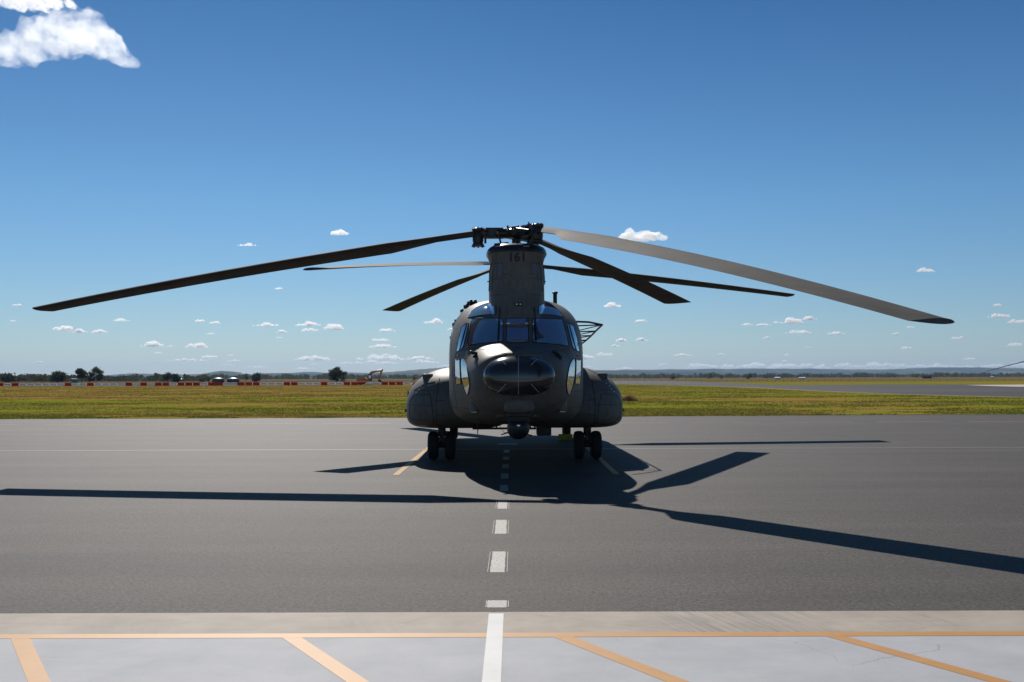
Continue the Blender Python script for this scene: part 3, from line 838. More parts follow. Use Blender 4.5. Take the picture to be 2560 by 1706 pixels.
for s in (-1, 1):
    pmb = MB().rings([pod_ring(l, s) for l in pls])
    pod = pmb.build('sponson', M['skin'], heli, angle=60)
    PB = bvh_of(pmb)
    def castp(x, z, eps=.003):
        hit, n, _, _ = PB.ray_cast(Vector((s * x, -2, z)), Vector((0, 1, 0)))
        if hit is None: return None
        return hit + (n if n.y < 0 else -n) * eps
    def pl_(pts, r=.006, nm='skin_seam'):
        q = []
        for a, b in zip(pts, pts[1:]):
            q += [(a[0] + (b[0] - a[0]) * j / 6, a[1] + (b[1] - a[1]) * j / 6) for j in range(6)]
        h = [castp(*p) for p in q + [pts[-1]]]; h = [x for x in h if x]
        if len(h) > 1: MB().tube(h, r, 5).build(nm, M['dark'], pod)
    pl_([(1.75, .78), (2.05, .8), (2.2, .95), (2.2, 1.25), (2.1, 1.4), (1.75, 1.42), (1.7, 1.2), (1.66, .85), (1.75, .78)])
    pl_([(1.6, .75), (1.62, 1.2), (1.56, 1.75)])
    pl_([(1.45, 1.3), (1.62, 1.3)]); pl_([(1.45, 1.0), (1.62, 1.0)]); pl_([(2.1, 1.5), (1.9, 1.62), (1.65, 1.68)])
    for xx, zz in ((1.88, 1.63), (1.95, 1.58), (1.99, 1.52), (2.04, 1.46)):
        q = castp(xx, zz)
        if q: MB().box(q, (.035, .02, .012)).build('fastener_plate', M['steel'], pod)
    bx = MB().box((s * 1.82, 1.72, 1.785), (.21, .34, .11)).build('formation_box', M['cap'], heli, bevel=.008)
    MB().tube([(s * 2.29, 2.4, 1.05), (s * 2.38, 2.4, 1.05)], [.03, .035], 10).build('position_light', M['bluelens'] if s < 0 else M['red'], heli)
    # front gear, twin wheels
    st = MB().tube([(s * 1.57, 2.26, .9), (s * 1.57, 2.26, .5)], .085, 14).tube([(s * 1.57, 2.26, .5), (s * 1.57, 2.26, .3)], .055, 12)
    st.tube([(s * 1.57 - .17, 2.26, .30), (s * 1.57 + .17, 2.26, .30)], .05, 10).tube([(s * 1.57 + .05, 2.1, .36), (s * 1.57 + .05, 2.14, .62)], .02, 6)
    st.box((s * 1.57, 2.2, .45), (.16, .08, .07)).build('gear_strut', M['dark'], heli)
    for o_ in (-.185, .185):
        x = s * 1.57 + o_
        wh = MB().lathe([(.17, -.105), (.24, -.11), (.285, -.085), (.30, -.045), (.304, 0), (.30, .045), (.285, .085), (.24, .11), (.17, .105)], (x, 2.26, .303), 36, 'x').build('wheel', M['rubber'], heli)
        MB().lathe([(.06, -.10), (.16, -.09), (.172, -.106), (.172, .106), (.16, .09), (.06, .10)], (x, 2.26, .303), 24, 'x').build('rim', M['dark'], wh)
    # rear gear
    MB().tube([(s * 1.62, 9.1, 1.2), (s * 1.62, 9.1, .32)], .07, 12).tube([(s * 1.62, 8.8, 1.2), (s * 1.62, 9.05, .5)], .04, 8).box((s * 1.5, 9.0, .62), (.16, .14, .2)).build('gear_strut', M['dark'], heli)
    wh = MB().lathe([(.17, -.105), (.24, -.11), (.285, -.085), (.30, -.045), (.304, 0), (.30, .045), (.285, .085), (.24, .11), (.17, .105)], (s * 1.62, 9.1, .303), 32, 'x').build('wheel', M['rubber'], heli)
    MB().lathe([(.06, -.10), (.16, -.09), (.172, -.106), (.172, .106), (.16, .09), (.06, .10)], (s * 1.62, 9.1, .303), 24, 'x').build('rim', M['dark'], wh)
    # engines beside the aft pylon
    MB().lathe([(.20, 9.3), (.33, 9.35), (.36, 9.6), (.36, 10.6), (.34, 11.2), (.27, 11.8), (.24, 12.0)], (s * .86, 0, 3.42), 28, 'y').build('engine', M['skin'], heli)
h = cast(*A(1800, 1105), 0)
# white oval and ID patch on starboard sponson
MB().ball((-2.28, 2.1, 1.42), .07, 10, (.25, .5, 1.3)).build('pale_roundel', M['paleplate'], heli)

# spine and aft pylon
sp = MB().rings([[(x * k, l, 3.2 + z * k2) for x, z in ((-.3, 0), (-.3, .18), (-.2, .26), (.2, .26), (.3, .18), (.3, 0))] for l, k, k2 in ((1.2, 1, 1), (5, 1, 1), (9, 1, 1.2))])
sp.build('dorsal_spine', M['skin'], heli)
def aft_ring(z, hw, l0, l1):
    r = []
    for k in range(48):
        th = 2 * math.pi * k / 48
        c, s = math.cos(th), math.sin(th)
        r.append((hw * math.copysign(abs(s) ** .8, s), (l0 + l1) / 2 + (l1 - l0) / 2 * c, z))
    return r
MB().rings([aft_ring(3.1, .62, 8.2, 13.6), aft_ring(3.8, .55, 9.2, 13.6), aft_ring(4.6, .48, 10.2, 13.5), aft_ring(5.3, .45, 10.9, 13.3), aft_ring(5.6, .45, 11.1, 13.1), aft_ring(5.68, .3, 11.4, 12.8)]).build('aft_pylon', M['skin'], heli)

# rotors
def blade_mesh(drop, ccw, step_root, pitch0=12.5, name='rotor_blade'):
    """blade along +x from the hinge; sign=+1 leads towards +y (anticlockwise rotor)"""
    sg = 1 if ccw else -1
    rs = [.80, 1.0, 1.2, 1.34, 1.5, 1.7, 1.95, 2.2, 2.45, 2.7, 3.3, 4, 4.8, 5.6, 6.4, 7.2, 7.9, 8.5, 8.9, 9.1, 9.14]
    rings = []
    prof = [(0, 0), (.02, .35), (.08, .72), (.2, .98), (.35, 1), (.55, .8), (.8, .38), (1, .03)]
    for r in rs:
        if True:
            t = min(1, max(0, (r - 1.5) / .75)) if step_root else min(1, max(0, (r - 1.5) / .95)); te = .12 + .39 * t; le = .12 + .18 * t; th = .07 - .022 * t
        th *= 1 - .12 * max(0, (r - 6) / 3.1)
        q = (r - .55) / 8.59
        z = -drop * (.80 * q + .20 * q * q) if r > .55 else 0
        pitch = R(pitch0) * (1 - .96 * (r / 9.14))
        ring = []
        ch = le + te
        up = [(le - x * ch, th * y) for x, y in prof]
        lo = [(le - x * ch, -th * .62 * y) for x, y in prof[::-1][:-1]]
        for c, h in up + lo:
            ring.append((math.sqrt(max(0, r * r - z * z * .9)) if r > 3 else r, sg * (c * math.cos(pitch) - h * math.sin(pitch)), z + c * math.sin(pitch) + h * math.cos(pitch)))
        rings.append(ring)
    return MB().rings(rings).mesh(name, M['blade'], True, 35)
def rotor(hub, blades, ccw, yaw0, tilt):
    hx, hy, hz = hub
    g = MB().lathe([(.085, -.45), (.085, -.12), (.16, -.10), (.2, -.06), (.21, .05), (.17, .08), (.12, .095), (.11, .11)], hub, 24)
    rh = g.build('rotor_hub', M['hub'], heli)
    g = MB().lathe([(.13, .085), (.15, .095), (.15, .115), (.11, .125)], hub, 20)
    for k in range(9):
        a = k * .7
        g.tube([(hx + .17 * math.cos(a), hy + .17 * math.sin(a), hz + .06), (hx + .18 * math.cos(a), hy + .18 * math.sin(a), hz + .10 + .02 * (k % 3))], .018, 6)
    g.tube([(hx + .2, hy - .05, hz + .02), (hx + .24, hy - .06, hz + .21)], .012, 6).ball((hx + .24, hy - .06, hz + .16), .028, 8)
    g.build('hub_fitting', M['hub'], rh)
    sw = MB().lathe([(.1, -.30), (.24, -.31), (.25, -.27), (.1, -.25)], hub, 24).build('swashplate', M['dark'], rh)
    for i, (az, drop, stepped) in enumerate(blades):
        a = az - yaw0
        d = Vector((math.cos(a), math.sin(a), 0)); t = Vector((-math.sin(a), math.cos(a), 0)) * (1 if ccw else -1)
        H = Vector(hub); Z = Vector((0, 0, 1))
        m3 = Matrix((d, Vector((-math.sin(a), math.cos(a), 0)), Z)).transposed()
        me = blade_mesh(drop, ccw, stepped, 8.0 if (ccw and i == 2) else 12.5)
        o = bpy.data.objects.new('rotor_blade', me); C.objects.link(o); o.parent = heli
        o.matrix_local = Matrix.Translation(H) @ m3.to_4x4()
        # open end rib at the tip, leading edge strip
        n_ = 15; end = [me.vertices[k].co.copy() for k in range(len(me.vertices) - n_, len(me.vertices))]
        cen = sum(end, Vector()) / n_
        tc_ = MB().rings([[q + Vector((.002, 0, 0)) for q in end], [q + Vector((.018, 0, 0)) for q in end]]).build('tip_cap', M['dark'], o, False)
        # hub arm, hinge pins, damper, pitch horn
        g = MB().tube([H + d * .12, H + d * .45, H + d * .72], [.11, .085, .095], 12)
        g.box(H + d * .42, (.34, .13, .20), a)
        g.tube([H + d * .45 - t * .13, H + d * .45 + t * .13], .09, 12)
        g.build('hub_arm', M['hub'], rh)
        dz = -drop * .03
        g = MB()
        c = H + d * .735 + Z * dz
        g.lathe([(.07, -.215), (.115, -.20), (.115, -.17), (.095, -.15), (.105, -.10), (.11, .04), (.10, .06), (.115, .08), (.12, .12), (.10, .14), (.07, .145)], c, 18)
        for k in range(8):
            b = k * math.pi / 4
            g.ball(c + Vector((.10 * math.cos(b), .10 * math.sin(b), .135)), .016, 5)
            g.ball(c + Vector((.11 * math.cos(b), .11 * math.sin(b), -.21)), .018, 5)
        g.tube([c + Z * .12, c + Z * .13 - d * .17], .012, 6); g.box(c + Z * .02 - t * .1, (.10, .08, .12), a).tube([c - d * .14 + t * .06 + Z * .08, c - d * .14 + t * .06 - Z * .16], .022, 8)
        g.build('hinge_housing', M['hub'], rh)
        MB().tube([H + d * .3 - t * .17 + Z * .02, H + d * .70 - t * .16 + Z * (dz + .01)], [.04, .03], 10).build('lag_damper', M['hub'], rh)
        MB().tube([H + d * .35 + t * .16 - Z * .02, H + d * .28 + t * .14 - Z * .28], .018, 8).build('pitch_link', M['hub'], rh)
        MB().ball(H + d * .36 + t * .16 - Z * .02, .028, 8).build('grease_cap', M['orange'], rh)
        MB().lathe([(.098, -.012), (.098, .012)], (0, 0, 0), 14, 'x').build('red_band', M['red'], rh).matrix_local = Matrix.Translation(H + d * .62) @ m3.to_4x4()
    return rh
rotor((0, 0, 4.53), [(R(-58.25), 2.16, True), (R(61.34), .715, False), (R(181.34), 1.45, False)], True, HYAW, 0)
rotor((-.06, 12.03, 5.33), [(R(.26), .97, False), (R(120.26), .86, False), (R(240.26), 1.0, False)], False, HYAW, 0)

# chock behind the wheel
ch = MB()
ch.rings([[(x, y, z) for y, z in ((-.1, 0), (.1, 0), (.05, .16), (-.05, .16))] for x in (-.2, .2)])
co_ = ch.build('wheel_chock', M['chockyellow'], bevel=.01)
co_.location = (1.47, 26.75, .002)
tag(co_, 'yellow wheel chock on the asphalt beside the rear wheel at right', 'wheel chock')

# second helicopter, only a rotor tip reaches into the frame
index_kids()
h2 = copy_tree(heli)
h2.location = (67.6, 115.4, 0.02); h2.rotation_euler = (0, 0, R(-151))
tag(h2, 'second helicopter, mostly out of frame, one drooping rotor blade tip showing at the right edge', 'helicopter')

# ------------------------------------------------------------------ far things
def at(u, v, Y): return Vector(((u - 1283) / FOC * Y, Y, EYE + (horz(u) - v) / FOC * Y))
def px(Y): return Y / FOC
# barriers
M['bred'] = mat('red_plastic', (0.62, 0.035, 0.015), 0.6, 0, (0.48, 0.03, 0.02), 3)
M['bwhite'] = mat('white_plastic', (0.80, 0.80, 0.80), 0.6, 0, (0.66, 0.66, 0.67), 3)
def barrier_parts(m):
    g = MB()
    prof = lambda k: [(-.22, 0), (.22, 0), (.22, .12), (.12, .3), (.09, .50 + .28 * k), (-.09, .50 + .28 * k), (-.12, .3), (-.22, .12)]
    g.rings([[(x, y, z) for y, z in prof(k)] for x, k in ((-.86, .2), (-.83, .95), (-.4, 1), (.4, 1), (.83, .95), (.86, .2))])
    body = g.mesh('barrier_body', m, False)
    g = MB()
    for k in range(5): g.box((-.68 + .34 * k, -.135, .46), (.12, .08, .5))
    ribs = g.mesh('barrier_rib', m, False)
    g = MB()
    for k in range(4): g.box((-.51 + .34 * k, -.128, .48), (.11, .03, .26))
    return body, ribs, g.mesh('barrier_slot', M['dark'], False)
for k_ in ('bred', 'bwhite'):
    t_ = M[k_].node_tree; b_ = t_.nodes['Principled BSDF']
    tr_ = t_.nodes.new('ShaderNodeBsdfTranslucent'); tr_.inputs[0].default_value = (.75, .06, .03, 1) if k_ == 'bred' else (.9, .9, .88, 1)
    mx_ = t_.nodes.new('ShaderNodeMixShader'); mx_.inputs[0].default_value = .4
    t_.links.new(b_.outputs[0], mx_.inputs[1]); t_.links.new(tr_.outputs[0], mx_.inputs[2]); t_.links.new(mx_.outputs[0], t_.nodes['Material Output'].inputs[0])
parts = {'r': barrier_parts(M['bred']), 'w': barrier_parts(M['bwhite'])}
reds = [(0, 17), (36, 54), (168, 187), (223, 242), (317, 335), (354, 372), (391, 429), (449, 505), (523, 558), (599, 649), (663, 675), (701, 740), (794, 819), (858, 905), (951, 987), (998, 1008)]
yb = 244.0
step = 1.94
x = (1018 - 1283) / FOC * yb
blist = []
while x > (-60 - 1283) / FOC * yb:
    u = 1283 + x / yb * FOC
    blist.append((u, x, 'r' if any(a - 1 <= u <= b + 1 for a, b in reds) else 'w'))
    x -= step
marks = [(187, 'the teal cabin'), (545, 'the left green tank'), (583, 'the right green tank'), (841, 'the lone dark tree'), (925, 'the orange excavator')]
ORD = ['nearest', 'second', 'third', 'fourth', 'fifth', 'sixth', 'seventh', 'eighth', 'ninth', 'tenth', 'eleventh', 'twelfth', 'thirteenth']
for u, x, c in blist:
    e = empty('plastic_barrier', (x, yb + .25 * math.sin(x * .3), 0.0), random.uniform(-.03, .03))
    for nm, me in zip(('barrier_body', 'barrier_rib', 'barrier_slot'), parts[c]):
        o = bpy.data.objects.new(nm, me); C.objects.link(o); o.parent = e
    mu, mn = min(marks, key=lambda q: abs(q[0] - u))
    side = 'left' if u < mu else 'right'
    k = sum(1 for q in blist if q[2] == c and min(marks, key=lambda w_: abs(w_[0] - q[0]))[0] == mu and (q[0] < mu) == (u < mu) and abs(q[0] - mu) < abs(u - mu))
    cn = 'red' if c == 'r' else 'white'
    tag(e, ('%s plastic barrier nearest to %s on its %s side' % (cn, mn, side)) if k == 0 else ('%s %s plastic barrier counting %s from %s' % (ORD[k], cn, side, mn)), 'barrier', 'plastic barriers in a row across the far grass')
# earth bank behind the barriers
M['earth'] = mat('brown_earth', (0.09, 0.06, 0.04), 0.95, 0, (0.20, 0.15, 0.10), 0.5, detail=6)
g = MB()
xs = np.linspace(-150, -28, 160)
g.rings([[(x, 262, -.05), (x, 266 + 2 * noise.noise((x * .1, 0, 0)), .35 + .25 * noise.noise((x * .07, 2, 0))), (x, 290, .4 + .3 * noise.noise((x * .05, 7, 0))), (x, 300, -.05)] for x in xs])
tag(g.build('earth_bank', M['earth']), kind='structure')
# tanks
M['tank'] = mat('green_tank_steel', (0.02, 0.055, 0.045), 0.45, 0, (0.03, 0.075, 0.06), 1.5)
M['tankroof'] = mat('tank_roof', (0.16, 0.22, 0.19), 0.35, 0.3, (0.22, 0.28, 0.25), 2)
for u, nm, lab in ((545.5, 0, 'dark green water tank behind the barriers, left one of the pair'), (583, 1, 'dark green water tank with a pale domed roof, right one of the pair')):
    p = at(u, 950, 249)
    e = empty('water_tank', (p.x, 249, 0))
    g = MB().lathe([(1.58, 0), (1.58, 1.55)], (0, 0, 0), 40)
    for k in range(6): g.lathe([(1.59, .2 + .24 * k), (1.61, .22 + .24 * k), (1.59, .24 + .24 * k)], (0, 0, 0), 40)
    g.build('tank_wall', M['tank'], e)
    MB().lathe([(1.64, 1.55), (1.62, 1.60), (1.2, 1.86), (.6, 2.0), (.12, 2.05), (.12, 2.15), (.04, 2.16)], (0, 0, 0), 40).build('tank_roof', M['tankroof'] if nm else M['tank'], e)
    tag(e, lab, 'water tank')
# teal cabin
M['teal'] = mat('teal_plastic', (0.01, 0.16, 0.15), 0.5, 0, (0.015, 0.2, 0.19), 2)
M['cream'] = mat('cream_plastic', (0.5, 0.47, 0.38), 0.6)
p = at(187.5, 950, 300)
e = empty('portable_toilet', (p.x, 300, 0))
MB().box((0, 0, .75), (1.6, 1.5, 1.5)).build('wall', M['teal'], e, bevel=.05)
MB().box((0, 0, 1.68), (1.55, 1.45, .33)).build('upper_wall', M['cream'], e)
MB().rings([[(x, y, z) for y, z in ((-.8, 1.86), (.8, 1.86), (.6, 2.0), (-.6, 2.0))] for x in (-.85, .85)]).build('roof', M['cream'], e)
MB().box((0, -.77, .8), (.75, .04, 1.35)).build('door', M['teal'], e)
tag(e, 'small teal portable cabin with a cream top standing behind the barriers at left', 'portable toilet')
# windsock
p = at(228, 940, 330)
e = empty('windsock', (p.x + 1.6, 330, 0))
MB().tube([(0, 0, 0), (0, 0, 3.4)], [.07, .04], 8).build('mast', M['steel'], e)
M['sock'] = mat('sock_cloth', (0.5, 0.47, 0.42), 0.9)
MB().tube([(0, 0, 3.2), (-.5, 0, 2.8), (-1.5, 0, 1.9)], [.22, .18, .1], 10).build('sock', M['sock'], e)
tag(e, 'pale windsock drooping on its mast in front of the left trees', 'windsock')
# excavator
M['exc'] = mat('orange_excavator_paint', (0.72, 0.27, 0.03), 0.5, 0, (0.52, 0.19, 0.03), 1.2)
ye = 250.0
D = lambda x, y: (500 + x / 4.202, 880 + y / 4.202)
p0 = at(*D(1725, 345), ye)
e = empty('excavator', (p0.x, ye, 0))
def EX(x, y, dy=0):
    q = at(*D(x, y), ye); return Vector((q.x - p0.x, dy, q.z - .1))
for dy in (-1.2, 1.2):
    g = MB()
    q0, q1 = EX(1665, 333), EX(1815, 333)
    prof = [(q0.x, .12), (q0.x + .3, 0), (q1.x - .3, 0), (q1.x, .12), (q1.x + .1, .45), (q1.x - .3, .8), (q0.x + .3, .8), (q0.x - .1, .45)]
    g.rings([[(x, y, z) for x, z in prof] for y in (dy - .3, dy + .3)]); g.build('track', M['rubber'], e)
MB().rings([[(x, y, z) for x, z in ((EX(1650, 0).x, 1.0), (EX(1755, 0).x + .8, 1.0), (EX(1755, 0).x + .8, 1.5), (EX(1740, 0).x, 1.85), (EX(1670, 0).x, 1.75), (EX(1650, 0).x, 1.4))] for y in (-1.2, 1.2)]).build('body', M['exc'], e)
MB().tube([EX(1712, 300), EX(1712, 262)], .06, 6).build('exhaust', M['dark'], e)
cb = MB().rings([[(x, y, z) for x, z in ((EX(1768, 0).x, 1.05), (EX(1812, 0).x, 1.05), (EX(1812, 0).x, 2.0), (EX(1802, 0).x, 2.75), (EX(1768, 0).x, 2.75))] for y in (-1.15, -.15)]).build('cab', M['dark'], e)
MB().box((EX(1790, 0).x, -1.16, 2.1), (.6, .03, .8)).build('cab_window', M['glass'], cb)
def beam(name, pts, w0, m=M['exc']):
    g = MB(); n = len(pts); rings = []
    for i, q in enumerate(pts):
        t = (pts[min(i + 1, n - 1)] - pts[max(i - 1, 0)]).normalized(); nn = Vector((-t.z, 0, t.x))
        ww = w0[i] / 2
        rings.append([q + nn * ww + Vector((0, -.2, 0)), q + nn * ww + Vector((0, .2, 0)), q - nn * ww + Vector((0, .2, 0)), q - nn * ww + Vector((0, -.2, 0))])
    g.rings(rings); return g.build(name, m, e, False)
beam('boom', [EX(1757, 305), EX(1768, 262), EX(1802, 213), EX(1850, 202), EX(1902, 196)], [.5, .6, .65, .5, .35])
beam('stick', [EX(1921, 180), EX(1905, 205), EX(1893, 250), EX(1884, 292)], [.25, .5, .45, .3])
MB().tube([EX(1815, 203, .05), EX(1912, 182, .05)], .07, 8).build('hydraulic_ram', M['steel'], e)
MB().tube([EX(1775, 300, -.3), EX(1812, 225, -.3)], .09, 8).build('hydraulic_ram', M['steel'], e)
g = MB().rings([[(q.x, y, q.z) for q in (EX(1872, 290), EX(1902, 290), EX(1908, 305), EX(1892, 326), EX(1868, 322), EX(1874, 308))] for y in (-.5, .5)])
g.build('bucket', M['dark'], e)
tag(e, 'orange tracked excavator with its boom bent over, parked behind the barriers', 'excavator')
# timber ramp by the excavator
q0, q1 = at(*D(1690, 357), 241), at(*D(1800, 333), 241)
o = MB().rings([[(q0.x, y, 0), (q1.x, y, .62), (q1.x, y, .5), (q0.x + .4, y, 0)] for y in (240.4, 241.6)]).build('white_ramp', M['bwhite'])
tag(o, 'pale sloping ramp lying against the barriers below the excavator', 'ramp')
o = MB().rings([[(x + -34, 246 + y, max(0, .55 - .3 * abs(x - -4.3) / 2 - .06 * y * y)) for y in (-2, -1, 0, 1, 2)] for x in np.linspace(-8.5, -.2, 14)], False).build('soil_heap', M['earth'])
tag(o, 'low heap of dark soil at the foot of the excavator', 'soil heap')

# field fence
g = MB()
for k in range(150):
    xx = -150 + k * 3.0
    g.box((xx, 345 + .02 * k, .45), (.07, .07, .9))
fe = empty('field_fence', (0, 0, 0))
o = g.build('post', mat('grey_timber', (0.12, 0.10, 0.08), 0.9), fe, False); o['kind'] = 'stuff'
g = MB()
for z in (.5, .95): g.tube([(-150, 345, z), (297, 348, z)], .012, 4)
g.build('wire', M['steel'], fe)
tag(fe, 'long post-and-wire fence across the far field in front of the trees', 'fence')

# sheds
M['shedwall'] = mat('white_shed', (0.5, 0.52, 0.55), 0.7)
M['shedroof'] = mat('pale_iron_roof', (0.62, 0.64, 0.66), 0.4, 0.2)
def shed(u, Y, w_, d_, h_, lab, z0=0):
    p = at(u, 944, Y)
    e = empty('shed', (p.x, Y, z0))
    MB().box((0, 0, h_ / 2), (w_, d_, h_)).build('wall', M['shedwall'], e)
    MB().rings([[(x, y, z) for y, z in ((-d_ / 2 - .4, h_ + .02), (d_ / 2 + .4, h_ + .02), (0, h_ + d_ * .18))] for x in (-w_ / 2 - .3, w_ / 2 + .3)]).build('roof', M['shedroof'], e)
    tag(e, lab, 'shed')
shed(411, 620, 5, 5, 1.9, 'white shed half hidden by the left tree line')
shed(424, 640, 8, 5, 1.0, 'long low white shed beside the tree line at left')
shed(455, 640, 3, 4, 1.5, 'tiny white shed at the right end of the left tree line')
shed(1943, 700, 3.3, 4, 1.1, 'small white shed on the far plain right of the helicopter')
shed(2005, 760, 4.4, 4, .9, 'low white farm shed on the far plain, nearer the right edge')
shed(2480, 900, 2.2, 3, 1.1, 'pale shed far away by the right edge of the picture')
p = at(2320, 944, 880)
e = empty('carport', (p.x, 880, 0))
MB().box((0, 0, 2.5), (14, 6, .3)).build('roof', M['earth'], e)
for k in range(6): MB().box((-6.5 + 2.6 * k, -2.8, 1.2), (.3, .3, 2.4)).build('post', M['earth'], e)
MB().box((0, 2, 1), (8, 2, 2.0)).build('wall', M['earth'], e)
tag(e, 'open grey flat-roofed shelter on posts on the far plain at right', 'shelter')

# ------------------------------------------------------------------ trees
M['bark'] = mat('gum_bark', (0.10, 0.08, 0.065), 0.9, 0, (0.18, 0.15, 0.12), 2)
def leaf_mat(name, a, b):
    m, t, bs, v = base(name)
    n = noise_n(t, v, 1.1, 3, .6)
    t.links.new(ramp(t, n, .3, .7, a, b), bs.inputs['Base Color'])
    bs.inputs['Roughness'].default_value = .7; bs.inputs['Specular IOR Level'].default_value = .15
    tr = t.nodes.new('ShaderNodeBsdfTranslucent'); t.links.new(ramp(t, n, .3, .7, a, b), tr.inputs[0])
    mx = t.nodes.new('ShaderNodeMixShader'); mx.inputs[0].default_value = .35
    t.links.new(bs.outputs[0], mx.inputs[1]); t.links.new(tr.outputs[0], mx.inputs[2])
    t.links.new(mx.outputs[0], t.nodes['Material Output'].inputs[0])
    return m
M['leafdark'] = leaf_mat('gum_leaves', (0.028, 0.040, 0.016), (0.075, 0.085, 0.035))
M['leafgrey'] = leaf_mat('grey_gum_leaves', (0.045, 0.055, 0.035), (0.10, 0.105, 0.065))
def make_tree(seed, H, W, n_clump=26, leaves=42, bare=.35, lean=0.0):
    rnd = random.Random(seed)
    tb = MB(); cr = MB()
    top = Vector((lean, 0, H * .55))
    tb.tube([(0, 0, -.1), (lean * .3, 0, H * .22), (lean * .7, .1, H * .42), top], [H * .035, H * .028, H * .02, H * .012], 7)
    for k in range(n_clump):
        a = rnd.uniform(0, 2 * math.pi); rr = math.sqrt(rnd.random()) * W * .5
        zz = H * (bare + (1 - bare) * (rnd.random() ** .8) * (1 - .35 * (rr / (W * .5)) ** 2))
        c = Vector((lean + rr * math.cos(a), rr * math.sin(a), zz))
        if rnd.random() < .5:
            s0 = Vector((lean * .6, 0, H * rnd.uniform(.22, .5)))
            tb.tube([s0, (s0 + c) / 2 + Vector((0, 0, H * .03)), c], [H * .012, H * .008, H * .003], 5)
        cs = rnd.uniform(.10, .19) * min(H, W)
        for j in range(leaves):
            d = Vector((rnd.gauss(0, 1), rnd.gauss(0, 1), rnd.gauss(0, .65))) * cs * .62
            q = c + d
            s = rnd.uniform(.35, .8) * cs * .52
            u = Vector((rnd.gauss(0, 1), rnd.gauss(0, 1), rnd.gauss(0, 1))).normalized() * s
            v = u.cross(Vector((rnd.gauss(0, 1), rnd.gauss(0, 1), rnd.gauss(0, 1)))).normalized() * s * .55
            cr.add([q - u, q + v, q + u, q - v], [(0, 1, 2, 3)])
    me1 = tb.mesh('trunk', M['bark']);
    me2 = bpy.data.meshes.new('crown'); me2.from_pydata(cr.v, [], cr.f); me2.update()
    return me1, me2
def place_tree(meshes, u, Y, lab, m, s=1.0, rz=0.0, z=0, grp=None):
    p = at(u, 944, Y)
    e = empty('gum_tree', (p.x, Y, z), rz); e.scale = (s, s, s)
    o = bpy.data.objects.new('trunk', meshes[0]); C.objects.link(o); o.parent = e
    me = meshes[1]
    if not me.materials: me.materials.append(m)
    o = bpy.data.objects.new('crown', me); C.objects.link(o); o.parent = e
    tag(e, lab, 'tree', grp)
S = lambda npx, Y: npx * Y / FOC
# (u, height px, width px, distance, label, lean)
TL = [
    (146, 31, 38, 430, 'broad dark gum tree left of the teal cabin, first of the three tall ones', 0, .15),
    (205, 36, 31, 430, 'gum tree with an open airy crown just right of the teal cabin', 0, .38),
    (240, 38, 36, 425, 'tall dense gum tree behind the windsock, tallest of the left trees', 0, .12),
    (639, 24, 22, 470, 'small upright gum tree to the right of the two green tanks', .3, .12),
    (841, 35, 44, 450, 'lone broad dark gum tree left of the excavator', .6, .12),
    (586, 16, 24, 520, 'low bushy tree behind the right green tank', 0, .1),
    (615, 16, 12, 520, 'thin sparse tree right of the green tanks', 0, .35),
    (505, 13, 15, 500, 'small round tree just left of the green tanks', 0, .05),
    (522, 12, 12, 500, 'smaller tree nearest the left green tank', 0, .05),
    (420, 24, 26, 480, 'spreading gum tree standing over the white shed at left', 0, .25),
    (440, 22, 22, 470, 'dense dark gum tree right of the white shed', 0, .1),
    (20, 23, 34, 470, 'leftmost gum tree at the edge of the picture', 0, .15),
    (55, 19, 26, 500, 'grey gum tree second from the left edge', 0, .2),
    (100, 19, 28, 480, 'grey gum tree between the left edge trees and the broad dark one', 0, .2),
    (1873, 14, 16, 720, 'dark round tree on the far plain right of the helicopter', 0, .03),
    (1680, 11, 16, 760, 'pair-like dark tree clump nearest the helicopter on the right plain', 0, .03),
    (1775, 13, 10, 780, 'upright tree on the far plain between two others at right', 0, .1),
    (1804, 10, 9, 780, 'small tree left of the dark round tree at right', 0, .1),
    (1036, 9, 12, 700, 'small dark tree on the far plain beside the helicopter, right of the excavator', 0, .05),
]
for i, (u, hp, wp, Y, lab, ln, bare) in enumerate(TL):
    me = make_tree(100 + i, S(hp, Y), S(wp, Y) * .86, 46 if hp > 20 else 26, 80 if hp > 20 else 50, bare, S(ln * 5, Y))
    place_tree(me, u, Y, lab, M['leafdark'] if i % 3 else M['leafgrey'])

def wood(name, spans, seed, m):
    rnd = random.Random(seed); vs = []; fs = []
    for (u0, u1, Y, hpx, cnt, dep) in spans:
        for k in range(cnt):
            u = rnd.uniform(u0, u1); yy = Y + rnd.uniform(0, dep)
            hh = S(hpx, Y) * rnd.uniform(.55, 1.1) * (.8 + .4 * noise.noise((u * .03, Y * .01, 0)))
            ww = hh * rnd.uniform(.5, 1.0)
            X = (u - 1283) / FOC * yy
            for j in range(30):
                zz = hh * rnd.uniform(.12, 1) ; f = math.sin(math.pi * min(1, zz / hh * .75 + .2)) ** .5
                q = Vector((X + rnd.gauss(0, .34) * ww * f, yy + rnd.gauss(0, .3) * ww, zz))
                s = hh * rnd.uniform(.07, .15)
                a = Vector((rnd.gauss(0, 1), rnd.gauss(0, .6), rnd.gauss(0, 1))).normalized() * s
                b = a.cross(Vector((rnd.gauss(0, .5), 1, rnd.gauss(0, .5)))).normalized() * s * .7
                o_ = len(vs); vs += [q - a, q + b, q + a, q - b]; fs.append((o_, o_ + 1, o_ + 2, o_ + 3))
    me = bpy.data.meshes.new(name); me.from_pydata(vs, [], fs); me.materials.append(m)
    o = bpy.data.objects.new(name, me); C.objects.link(o); tag(o, kind='stuff'); return o
tag(wood('distant_woodland', [(-80, 520, 560, 22, 620, 120), (-80, 180, 520, 25, 90, 60), (515, 900, 1400, 17, 420, 500), (860, 1180, 1500, 15, 300, 500)], 5, M['leafgrey']),
    'grey-green belt of trees along the left horizon')
